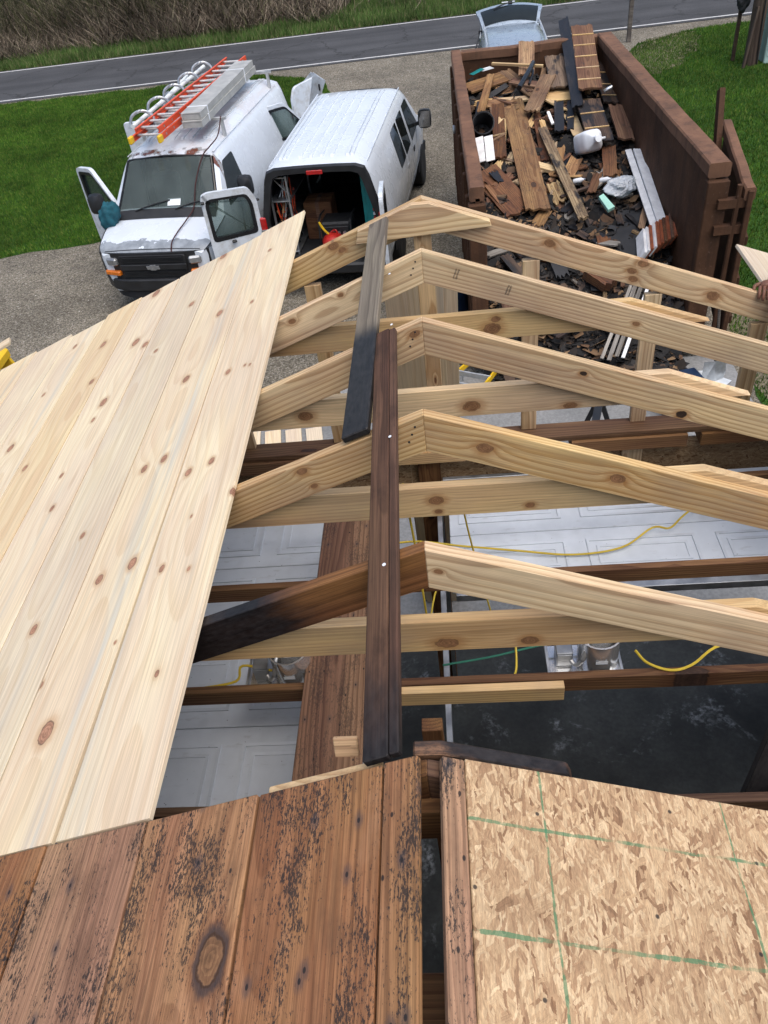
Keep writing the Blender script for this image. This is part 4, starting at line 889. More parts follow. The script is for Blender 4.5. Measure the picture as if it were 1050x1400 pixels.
# side cargo door of the work van (swung out beyond the front door)
H = hinge(V1, -1.02, 3.55, .45, math.radians(180)); cd = panel('side_door', round_poly([(0, 0), (.72, 0), (.72, 1.44), (.05, 1.44), (0, 1.34)], .06), .06, 'van2', v1, H)
box('door_seam', .6, .012, .004, 'dim', cd, H @ T(.35, .70, .062), 0)
# rear doors
RD = round_poly([(0, 0), (.82, 0), (.82, 1.26), (.74, 1.32), (.10, 1.27), (0, 1.08)], .07)
RH = round_poly([(.09, .60), (.75, .60), (.75, 1.16), (.70, 1.21), (.15, 1.17), (.09, 1.03)], .06)
H = hinge(V1, .97, 5.30, .55, math.radians(58)); rd = panel('rear_door', RD, .06, 'van2', v1, H); box('door_handle', .03, .12, .03, 'black', rd, H @ T(.75, 1.1, .07), .006)
H = hinge(V1, -.97, 5.36, .50, math.radians(172)); panel('rear_door', RD, .06, 'van2', v1, H)
H = hinge(V2, .95, 5.46, .50, math.radians(28)); rd = panel('rear_door', RD, .06, 'van2', v2, H, RH); tag(rd, 'rear door with tinted window swung wide to the left')
box('door_hinge', .08, .03, .05, 'black', rd, H @ T(.0, 1.05, .03), .005); box('door_hinge', .05, .03, .09, 'black', rd, H @ T(.80, 1.20, -.02), .005); box('door_latch', .07, .03, .06, 'black', rd, H @ T(.47, .54, -.02), .008); box('grab_handle', .3, .03, .08, 'black', rd, H @ T(.44, .25, -.02), .01)
H = hinge(V2, -.95, 5.46, .50, math.radians(97)) @ T(0, 0, -.06); rd = panel('rear_door', RD, .06, 'van2', v2, H, RH); tag(rd, 'rear door with tinted window seen edge on at the right')
# side glass of the cargo van (its right flank faces the dumpster)
side_poly('side_window', round_poly([(2.25, 1.19), (2.83, 1.19), (2.83, 1.76), (2.25, 1.76)], .05), -1, .006, 'glass', v2, V2)
side_poly('side_window', round_poly([(2.92, 1.19), (3.5, 1.19), (3.5, 1.76), (2.92, 1.76)], .05), -1, .006, 'glass', v2, V2)
side_poly('door_handle', round_poly([(2.75, .98), (2.86, .98), (2.86, 1.04), (2.75, 1.04)], .02), -1, .012, 'silver', v2, V2, .01)
# cargo in the open van
c = thing('generator', 'black generator standing in the open back of the cargo van', 'generator', V2 @ T(-.12, 4.98, .575)); Z = world(c)
box('housing', .48, .40, .42, 'black', c, Z @ T(0, 0, .25), .03); cp = box('control_panel', .42, .02, .2, 'grille', c, Z @ T(0, .21, .30), .01)
for k in range(4): lathe('dial', [(.03, 0), (.028, .02), (0, .021)], 'steel', cp, Z @ T(-.14 + .09*k, .22, .30) @ RX(-math.pi/2), 12)
for k in range(2): tube('frame_bar', [(-.25 + .5*k, -.2, 0), (-.25 + .5*k, .22, 0), (-.25 + .5*k, .22, .5), (-.25 + .5*k, -.2, .5)], .015, 'black', c, 6, base=Z, n=2)
c = thing('fuel_can', 'red plastic fuel can in front of the generator', 'fuel can', V2 @ T(-.08, 5.28, .58)); Z = world(c)
lathe('can_body', [(.0, 0), (.15, .0), (.17, .05), (.17, .24), (.12, .30), (.05, .33), (0, .33)], 'redplastic', c, Z, 18, False); tube('spout', [(.05, 0, .31), (.12, .02, .40), (.18, .02, .52)], .018, 'yellow', c, 7, base=Z); tube('handle', [(-.1, 0, .28), (-.05, 0, .38), (.04, 0, .33)], .014, 'redplastic', c, 6, base=Z)
c = thing('teal_panels', 'bundle of teal panels standing upright inside the cargo van', 'panel', V2 @ T(-.62, 4.9, .575)); Z = world(c)
for k in range(3): box('panel', .055, .5, 1.15, 'teal', c, Z @ T(-.06*k, .05*k, .58), .006)
c = thing('tool_rack', 'cluttered metal tool rack along the left wall inside the cargo van', 'rack', V2 @ T(.66, 4.6, .575)); Z = world(c)
for z in (.05, .45, .85, 1.2): box('shelf', .32, 1.3, .02, 'steel', c, Z @ T(0, 0, z), .003)
for yv in (-.62, .62):
    for xv in (-.14, .14): box('upright', .03, .03, 1.22, 'steel', c, Z @ T(xv, yv, .61), .002)
for k in range(26): tube('cord', [(random.uniform(-.16, .1), random.uniform(.2, .66), random.uniform(.1, 1.2)) for _ in range(4)], random.uniform(.007, .014), random.choice(['black', 'steel', 'rung', 'orange', 'tan', 'dim']), c, 5, base=Z, n=4)
c = thing('wrench_rail', 'rail of hanging tools on the inside of the right rear pillar', 'tool rail', V2 @ T(-.80, 5.2, .95)); Z = world(c)
box('rail', .03, .08, .62, 'black', c, Z @ T(0, 0, .3), .004)
for k in range(9): box('tool', .035, .14, .04, random.choice(['chrome', 'redplastic', 'steel', 'whiteplastic']), c, Z @ T(.025, .01, .03 + .065*k), .005)
c = thing('white_bucket', 'small pale bucket beside the red fuel can in the van', 'bucket', V2 @ T(-.36, 5.22, .58)); lathe('pail', [(.09, 0), (.11, .26), (.105, .26), (.085, .02)], 'whiteplastic', c, world(c), 16, False)
tube('bail', [(-.105, 0, .25), (-.06, .06, .20), (.06, .06, .20), (.105, 0, .25)], .004, 'steel', c, 5, base=world(c))
c = thing('cardboard_carton', 'brown carton on the floor of the cargo van', 'carton', V2 @ T(.25, 4.5, .575)); box('carton_body', .45, .4, .6, 'rus', c, world(c) @ T(0, 0, .30), .01); box('tape_strip', .06, .401, .601, 'brn', c, world(c) @ T(0, 0, .301), 0)

# ------------------------------------------------------------------ roof rack load on the work van
for s in (2.25, 4.95):
    rb = bpy.data.objects.new('rack_bar', None); link(rb, v1, V1); z = 2.045
    beam('crossbar', (-.80, s, z + .17), (.80, s, z + .17), .05, .04, 'alu', rb, base=V1)
    for sd_ in (-1, 1): beam('foot', (sd_*.72, s, 1.93), (sd_*.72, s, z + .15), .05, .05, 'alu', rb, (0, 1, 0), base=V1)
def ladder(name, label, W, L, wd, rail, rungmat, railmat, nr, feet=True, group=None):
    t = thing(name, label, 'ladder', W, group)
    for sd_ in (-1, 1):
        r = bpy.data.objects.new('rail', None); link(r, t, W)
        box('rail_web', .012, L, rail, railmat, r, W @ T(sd_*wd/2, L/2, rail/2), .002)
        for zz in (.008, rail - .008): box('rail_flange', .03, L, .014, railmat, r, W @ T(sd_*(wd/2 - .012), L/2, zz), .002)
        for k in range(nr): box('rung_rivet', .008, .03, .03, 'steel', r, W @ T(sd_*(wd/2 + .007), .2 + k*(L - .4)/(nr - 1), rail/2), .003)
        if feet: box('foot', .06, .12, .11, 'yellow', t, W @ T(sd_*wd/2, -.03, rail/2), .015)
    for k in range(nr):
        y = .2 + k*(L - .4)/(nr - 1); tube('rung', [(-wd/2, y, rail/2), (wd/2, y, rail/2)], .019, rungmat, t, 8, base=W)
    return t
LB = V1 @ T(-.13, 1.18, 2.245) @ RZ(-.03)
ladder('extension_ladder', 'orange fibreglass ladder section lying on top of the other on the van roof', LB @ T(.02, .05, .1), 4.15, .40, .085, 'rung', 'orange', 13, False, 'orange ladder sections')
la = ladder('extension_ladder', 'wider lower orange ladder section with yellow feet on the van roof', LB, 4.0, .50, .09, 'rung', 'orange', 13, True, 'orange ladder sections')
W = V1 @ T(.47, 0, 2.235) @ RZ(.025)
def metal_plank(lab, z, y0, y1, x, wd):
    t = thing('scaffold_plank', lab, 'plank', W @ T(x, y0, z), 'grey scaffold planks on the van roof'); Z = world(t)
    box('deck', wd, y1 - y0, .02, 'plankmetal', t, Z @ T(0, (y1-y0)/2, .095), .002)
    for sd_ in (-1, 1): box('side_beam', .02, y1 - y0, .085, 'plankmetal', t, Z @ T(sd_*(wd/2 - .011), (y1-y0)/2, .042), .002)
    box('end_cap', wd - .05, .02, .08, 'plankmetal', t, Z @ T(0, .015, .042), .002)
    for yy in (.35, 2.5): box('strap_band', wd + .008, .03, .11, 'whiteplastic', t, Z @ T(0, yy, .052), .001)
metal_plank('lower grey metal plank on the right of the van roof', 0, 1.75, 4.95, 0, .34)
metal_plank('upper grey metal plank stacked on another on the van roof', .108, 1.80, 4.9, -.01, .33)
# pump jack poles and brackets left of the ladder
pj = thing('white_pole', 'white painted pole lying along the left side of the van roof', 'pole', V1); tube('pole_tube', [(-.52, 1.6, 2.36), (-.56, 5.1, 2.36)], .035, 'whitepipe', pj, 10, base=V1); tube('pole_sleeve', [(-.66, 3.2, 2.30), (-.72, 4.6, 2.34)], .025, 'whitepipe', pj, 8, base=V1)
for k in range(5):
    y = 1.75 + k*.72; b = thing('pump_jack_bracket', ('nearest', 'second', 'middle', 'fourth', 'farthest')[k] + ' steel pump jack bracket in the row left of the orange ladder', 'bracket', V1 @ T(-.44, y, 2.25), 'steel brackets on the van roof'); Z = world(b)
    tube('hoop', [(-.20, 0, .04), (-.16, .06, .20), (.0, .12, .26), (.14, .16, .18), (.17, .14, .03)], .024, 'steel', b, 7, base=Z)
    box('shoe', .24, .35, .04, 'steel', b, Z @ T(0, .12, .02), .008); beam('link_bar', (-.1, .05, .04), (.1, .5, .06), .04, .02, 'alu', b, base=Z)
st = thing('tie_strap', 'dark red strap running from the van roof down over the hood', 'strap', V1)
tube('strap_line', [(.72, 2.25, 2.24), (.74, 1.9, 2.06), (.70, 1.55, 2.0), (.60, 1.42, 1.90), (.50, 1.15, 1.60), (.47, .9, 1.30), (.42, .6, 1.215), (.36, .3, 1.145), (.34, .08, 1.08), (.34, -.05, .92)], .010, 'strap', st, 6, base=V1)
# teal jacket over the mirror corner of the hood
def jacket():
    bm = bmesh.new(); bmesh.ops.create_icosphere(bm, subdivisions=4, radius=1)
    for v_ in bm.verts:
        p = v_.co; n_ = math.sin(p.x*7 + p.z*5)*.10 + math.sin(p.y*11 + p.z*9)*.07 + math.sin(p.x*17 - p.y*13)*.04
        p *= (1 + n_); v_.co = Vector((p.x*.17 + p.z*.06, p.y*.13, p.z*.24))
    me = bpy.data.meshes.new('jacket'); bm.to_mesh(me); bm.free(); me.materials.append(M['tealcloth'])
    for p in me.polygons: p.use_smooth = True
    return tag(link(bpy.data.objects.new('jacket', me), None, V1 @ T(-.93, .72, 1.28)), 'crumpled teal jacket hung on the front corner of the work van', 'jacket')
jacket()
box('dashboard_paper', .22, .12, .004, 'whiteplastic', v1, V1 @ T(.12, .99, ztop(.99, .1) + .012) @ RX(.75), 0)

# ================================================================== SUV behind the dumpster (nose toward us)
def suv():
    W = T(1.78, 15.2, 0) @ RZ(-.03); t = thing('suv', 'blue-grey SUV with its tailgate raised, parked behind the dumpster', 'SUV', W)
    tops = ([0, .1, .9, 1.15, 1.9, 2.6, 4.0, 4.25], [.72, .86, 1.02, 1.08, 1.60, 1.70, 1.66, 1.58]); wid = ([0, .15, .6, 3.9, 4.25], [.74, .86, .92, .92, .86])
    def sec(s):
        top = float(np.interp(s, *tops)); w_ = float(np.interp(s, *wid)); t_ = min(max((top - 1.05)/.6, 0), 1); L = lambda a, b: a + (b-a)*t_
        a = [(w_*.95, .28), (w_, .6), (w_*.985, min(.95, top - .05)), (L(w_*.95, w_*.83), L(top - .03, (.95 + top)/2)), (L(w_*.9, .64), top - .07*t_ - .015), (L(w_*.8, .54), top - .012), (.25, top - .002), (0, top)]
        return [(-x, z) for x, z in a] + [(x, z) for x, z in a[-2::-1]]
    ss = [0, .05, .1, .3, .6, .9, 1.15, 1.4, 1.65, 1.9, 2.2, 2.6, 3.2, 3.8, 4.0, 4.15, 4.25]
    v, f = loft(ss, sec); mesh('body', v, f, 'suvpaint', t, W, True)
    def zt(s, x): a = sec(s)[:8][::-1]; return float(np.interp(abs(x), [-p[0] for p in a], [p[1] for p in a]))
    v = []
    for s in (1.22, 1.5, 1.82):
        for k in range(7): x = (.70 - (s-1.22)*.2)*(k/3 - 1); v.append((x, s, zt(s, x) + .012))
    mesh('windshield', v, [(i*7+k, i*7+k+1, i*7+k+8, i*7+k+7) for i in range(2) for k in range(6)], 'glass', t, W, True)
    for sd_ in (-1, 1):
        tube('roof_rail', [(sd_*.60, 2.0, 1.66), (sd_*.61, 2.15, 1.73), (sd_*.61, 3.8, 1.72), (sd_*.60, 3.95, 1.64)], .022, 'silver', t, 7, base=W)
        for a, b in ((1.75, 2.55), (2.65, 3.4), (3.5, 4.05)):
            w1 = .90; mesh('side_window', [(sd_*.905, a, 1.0), (sd_*.905, b, 1.0), (sd_*.725, b - .05, 1.52), (sd_*.725, a + .12, 1.52)], [(0, 1, 2, 3)], 'glass', t, W)
        box('tail_lamp', .1, .12, .35, 'red', t, W @ T(sd_*.83, 4.22, 1.0), .02); box('headlight', .26, .14, .12, 'lens', t, W @ T(sd_*.64, .06, .70), .02)
        for s in (.85, 3.45): wheel(t, W, sd_*.84, s, sd_)
    for k in range(5): tube('roof_rib', [(-.36 + .18*k, 2.3, zt(2.3, .3) + .002), (-.36 + .18*k, 3.9, zt(3.9, .3) + .002)], .008, 'suvpaint', t, 5, base=W)
    box('bumper', 1.6, .2, .3, 'suvpaint', t, W @ T(0, .02, .48), .05); box('grille', 1.0, .05, .16, 'grille', t, W @ T(0, -.02, .72), .01); box('cargo_shade_plate', 1.45, .02, .9, 'dim', t, W @ T(0, 4.26, 1.1), .01)  # last box is a dark plate, painted shade for the open rear
    # raised tailgate: hinged at the roof's rear edge, tipped up past level
    Hm = W @ T(0, 4.15, 1.64) @ RX(math.radians(17))          # local Y out of the car, local Z up
    v = []; nx = 11; rows = [(0, .62, 0), (.2, .66, .045), (.45, .70, .07), (.58, .74, .065), (.8, .76, .03), (1.0, .72, -.06), (1.08, .66, -.13)]
    for (y, hw, z) in rows:
        for k in range(nx): u = 2*k/(nx-1) - 1; v.append((hw*u, y - .10*u*u, z - .05*u*u))
    nv = len(v); v += [(x, y, z - .06) for x, y, z in v]; f = []
    for i in range(len(rows)-1):
        for k in range(nx-1): a = i*nx+k; f += [(a, a+1, a+nx+1, a+nx), (nv+a, nv+a+nx, nv+a+nx+1, nv+a+1)]
    for k in range(nx-1): f += [(k, nv+k, nv+k+1, k+1), ((len(rows)-1)*nx+k, (len(rows)-1)*nx+k+1, nv+(len(rows)-1)*nx+k+1, nv+(len(rows)-1)*nx+k)]
    for i in range(len(rows)-1): f += [(i*nx, (i+1)*nx, nv+(i+1)*nx, nv+i*nx), (i*nx+nx-1, nv+i*nx+nx-1, nv+(i+1)*nx+nx-1, (i+1)*nx+nx-1)]
    tg = mesh('tailgate', v, f, 'suvpaint', t, Hm, True)
    v = []
    for (y, hw, z) in ((.10, .58, .030), (.3, .61, .066), (.48, .64, .078), (.64, .66, .066)):
        for k in range(nx): u = 2*k/(nx-1) - 1; v.append((hw*u, y - .08*u*u, z - .045*u*u + .008))
    mesh('rear_window', v, [(i*nx+k, i*nx+k+1, i*nx+k+nx+1, i*nx+k+nx) for i in range(3) for k in range(nx-1)], 'glass', tg, Hm, True)
    tube('rear_wiper', [(0, .70, .10), (-.18, .62, .10), (-.36, .52, .09)], .014, 'black', tg, 6, base=Hm); box('wiper_base', .10, .08, .05, 'black', tg, Hm @ T(.03, .72, .085), .01)
    box('number_plate', .3, .14, .01, 'whiteplastic', tg, Hm @ T(0, .92, .005) @ RX(-.4), .002)
    for sd_ in (-1, 1): tube('gas_strut', [W @ Vector((sd_*.70, 4.1, 1.42)), Hm @ Vector((sd_*.62, .5, -.05))], .014, 'steel', tg, 6)
suv()
# ================================================================== DUMPSTER
DH = 2.40
D = thing('dumpster', 'long rusty brown roll-off dumpster heaped with torn-off roofing', 'dumpster')
XL0, XL1 = .41, .58                                   # left rail
def xr(y): return 3.04 - .027*(y - 7.5)               # inner edge of the right rail
def poly_wall(name, a, b, th, z0, z1, outward, mat='rust', dent=0.):
    a, b = Vector((*a, 0)), Vector((*b, 0)); d = (b - a); L = d.length; d.normalize(); nrm = Vector((d.y, -d.x, 0))*outward
    nx, nz = 24, 6; v = []; f = []
    for side in (0, 1):
        for i in range(nx+1):
            for k in range(nz+1):
                p = a + d*(L*i/nx) + nrm*(th*side); w_ = dent*(math.sin(i*1.3 + k*.8) + .6*math.sin(i*2.9 + 1))*math.sin(math.pi*k/nz)
                q_ = p + nrm*w_; v.append((q_.x, q_.y, z0 + (z1 - z0)*k/nz))
    n1 = (nx+1)*(nz+1); g = lambda s, i, k: s*n1 + i*(nz+1) + k
    for i in range(nx):
        for k in range(nz): f += [(g(0, i, k), g(0, i+1, k), g(0, i+1, k+1), g(0, i, k+1)), (g(1, i, k), g(1, i, k+1), g(1, i+1, k+1), g(1, i+1, k))]
        f += [(g(0, i, nz), g(0, i+1, nz), g(1, i+1, nz), g(1, i, nz)), (g(0, i, 0), g(1, i, 0), g(1, i+1, 0), g(0, i+1, 0))]
    for i in (0, nx):
        for k in range(nz): f.append((g(0, i, k), g(0, i, k+1), g(1, i, k+1), g(1, i, k)))
    return mesh(name, v, f, mat, D, Matrix(), True)
def rail(name, pts, wd, ht, parent, dent=.005):
    """steel tube rail along pts with a little waviness"""
    P = []; 
    for i in range(len(pts)-1):
        a, b = Vector(pts[i]), Vector(pts[i+1]); n = max(2, int((b-a).length/.3))
        P += [a.lerp(b, k/n) for k in range(n)]
    P.append(Vector(pts[-1])); v = []; f = []
    for i, p in enumerate(P):
        d = (P[min(i+1, len(P)-1)] - P[max(i-1, 0)]).normalized(); s = Vector((0, 0, 1)).cross(d).normalized(); c = .018
        p = p + s*random.uniform(-dent, dent) + Vector((0, 0, random.uniform(-dent, dent)*.7))
        for (a, b) in ((-wd/2+c, -ht/2), (wd/2-c, -ht/2), (wd/2, -ht/2+c), (wd/2, ht/2-c), (wd/2-c, ht/2), (-wd/2+c, ht/2), (-wd/2, ht/2-c), (-wd/2, -ht/2+c)): v.append(p + s*a + Vector((0, 0, b)))
    for i in range(len(P)-1):
        for k in range(8): f.append((i*8+k, i*8+(k+1) % 8, i*8+8+(k+1) % 8, i*8+8+k))
    f += [tuple(range(8))[::-1], tuple(len(P)*8-8+k for k in range(8))]
    return mesh(name, v, f, 'rustrail', parent, Matrix(), False)
poly_wall('side_wall', (.53, 7.5), (.53, 13.7), .05, .25, DH - .05, -1, dent=.012)
wr = poly_wall('side_wall', (xr(7.5), 7.5), (xr(13.7), 13.7), .07, .25, DH - .05, 1, dent=.014)
wf = poly_wall('end_wall', (.5, 13.66), (2.9, 13.66), .06, .25, DH - .06, -1, dent=.02)
rail('top_rail', [(.495, 7.5, DH), (.495, 13.75, DH)], .17, .16, D)
rail('top_rail', [(xr(7.5) + .10, 7.5, DH), (xr(13.7) + .10, 13.75, DH)], .24, .16, D)
rail('top_rail', [(.585, 13.74, DH - .012), (1.4, 13.70, DH - .03), (2.2, 13.76, DH - .02), (xr(13.7) - .02, 13.76, DH - .012)], .16, .15, D, .012)
box('dumpster_floor', 2.5, 6.2, .06, 'rust', D, T(1.77, 10.6, .24), 0)
for y in np.arange(7.9, 13.7, .72):
    box('side_rib', .10, .10, 2.0, 'rust', D, T(.43, y, 1.25), .01); box('side_rib', .10, .10, 2.0, 'rust', D, T(xr(y) + .13, y, 1.25), .01)
box('corner_post', .2, .14, 2.15, 'rust', D, T(.495, 7.52, 1.22), .012); box('corner_post', .24, .14, 2.15, 'rust', D, T(xr(7.5) + .10, 7.52, 1.22), .012)
for x in (.9, 2.6): box('skid', .12, 6.3, .2, 'rust', D, T(x, 10.6, .12), .01)
for x in (.75, 2.8):
    wh = lathe('wheel', [(.13, -.08), (.15, -.07), (.15, .07), (.13, .08)], 'rust', D, T(x, 7.9, .16) @ RY(math.pi/2), 16)
# tail door swung round along the right side, with its hinges and latch lugs
dd = rail('tail_door', [(3.47, 7.38, DH - .25), (3.47, 7.6, DH - .2), (3.80, 9.5, DH - .2)], .12, .14, D)
prism('door_panel', [(0, 0), (2.3, 0), (2.3, 1.95), (0, 1.95)], .06, 'rust', dd, T(3.44, 7.35, .25) @ RZ(math.atan2(2.1, .36)) @ Matrix(((1, 0, 0, 0), (0, 0, -1, 0), (0, 1, 0, 0), (0, 0, 0, 1))), .01)
for z in (.6, 1.1, 1.6): beam('door_rib', (3.50, 7.4, z), (3.86, 9.5, z), .10, .10, 'rust', dd)
for z in (1.75, 2.05): beam('hinge_lug', (3.15, 7.44, z), (3.46, 7.44, z), .09, .10, 'rust', D)
beam('latch_post', (3.60, 9.05, 1.9), (3.68, 9.55, 2.62), .13, .07, 'rust', dd, (1, 0, 0))
tube('hinge_pin', [(3.36, 7.42, .5), (3.36, 7.42, 2.25)], .03, 'rust', D, 8)
lathe('tie_ring', [(.05, 0), (.06, .02), (.05, .04), (.03, .04), (.03, 0)], 'steel', D, T(.36, 10.5, 2.2) @ RY(-math.pi/2), 12)

# ------------------------------------------------------------------ debris
HY = [6.7, 7.1, 7.5, 8.5, 10, 12, 13.6]; HH = [.05, .35, .62, 1.05, 1.4, 1.8, 2.05]
def hz(y): return float(np.interp(y, HY, HH))
def heap():
    nx, ny = 40, 110; X = np.linspace(.58, 3.0, nx); Y = np.linspace(6.75, 13.62, ny); v = []; f = []
    for j, y in enumerate(Y):
        for i, x in enumerate(X):
            e = 1. if y > 7.4 else max(0, 1 - ((x - 1.75)/1.35)**2)
            z = hz(y)*e - .10 + .10*math.sin(x*5.1 + y*2.3) * math.sin(y*4.1 - x*1.7) + random.uniform(-.05, .05); v.append((x if y > 7.4 else 1.75 + (x - 1.75)*(1 + .1*random.random()), y, max(z, .065)))
    for j in range(ny-1):
        for i in range(nx-1): a = j*nx+i; f.append((a, a+1, a+nx+1, a+nx))
    o = mesh('debris_heap', v, f, 'insul'); tag(o, 'black heap of shredded roofing filling the dumpster', 'debris', None, 'stuff')
    # flakes of torn shingle and splinters lying on the heap
    k = 15000; y = rng.uniform(6.7, 13.5, k); y = np.where(rng.random(k) < .65, rng.uniform(6.75, 10.6, k), y); x = rng.uniform(.62, 2.98, k)
    e = np.where(y > 7.4, 1., np.clip(1 - ((x - 1.75)/1.35)**2, 0, 1))
    z = np.interp(y, HY, HH)*e - .03 + rng.uniform(-.04, .09, k); z = np.maximum(z, .085)
    L = rng.uniform(.02, .10, k)*rng.choice([1, 1, 1.7], k); Wd = np.where(rng.random(k) < .35, rng.uniform(.006, .02, k), L*rng.uniform(.35, .9, k))
    q_ = rng.normal(0, 1, (k, 3)); nrm = q_*.35 + np.array([0, -.2, 1]); nrm /= np.linalg.norm(nrm, axis=1)[:, None]
    a = rng.normal(0, 1, (k, 3)); u = np.cross(a, nrm); u /= np.linalg.norm(u, axis=1)[:, None]; w_ = np.cross(nrm, u); C = np.c_[x, y, z]
    V = np.zeros((k, 5, 3))
    for i in range(5):
        an = 2*np.pi*i/5 + rng.uniform(-.5, .5, k); V[:, i] = C + u*(np.cos(an)*L)[:, None]/1 + w_*(np.sin(an)*Wd)[:, None]/1 + nrm*rng.uniform(-.012, .012, k)[:, None]
    V[:, :, 0] = np.clip(V[:, :, 0], .59, 3.02)
    F = np.array([(0, 1, 2), (0, 2, 3), (0, 3, 4)]); FF = (F[None] + (np.arange(k)*5)[:, None, None]).reshape(-1, 3)
    bulk('shingle_flakes', V.reshape(-1, 3), FF, 'crumb', 'stuff', 'torn shingle flakes and splinters strewn over the debris in the dumpster', 'debris')
heap()
def ragged(name, p0, p1, wd, th, mat, label, cat, roll=0., group=None, splint=.5):
    """old board with broken ends; local X along the board"""
    p0, p1 = Vector(p0), Vector(p1); Mw = frame(p0, p1, (0, -.15, 1)) @ RX(roll); L = (p1 - p0).length; n = 7
    r = lambda: random.uniform(-1, 1)*min(.06, wd*.35)*splint
    pts = [(-L/2 + r(), -wd/2 + wd*k/n) for k in range(n, -1, -1)] + [(-L/2 + L*k/5, -wd/2 + r()*.12) for k in range(1, 5)] + [(L/2 + r(), -wd/2 + wd*k/n) for k in range(n+1)] + [(L/2 - L*k/5, wd/2 + r()*.12) for k in range(1, 5)]
    o = prism(name, pts, th, mat, None, Mw, 0, -th/2)
    return tag(o, label, cat, group or 'boards thrown in the dumpster')
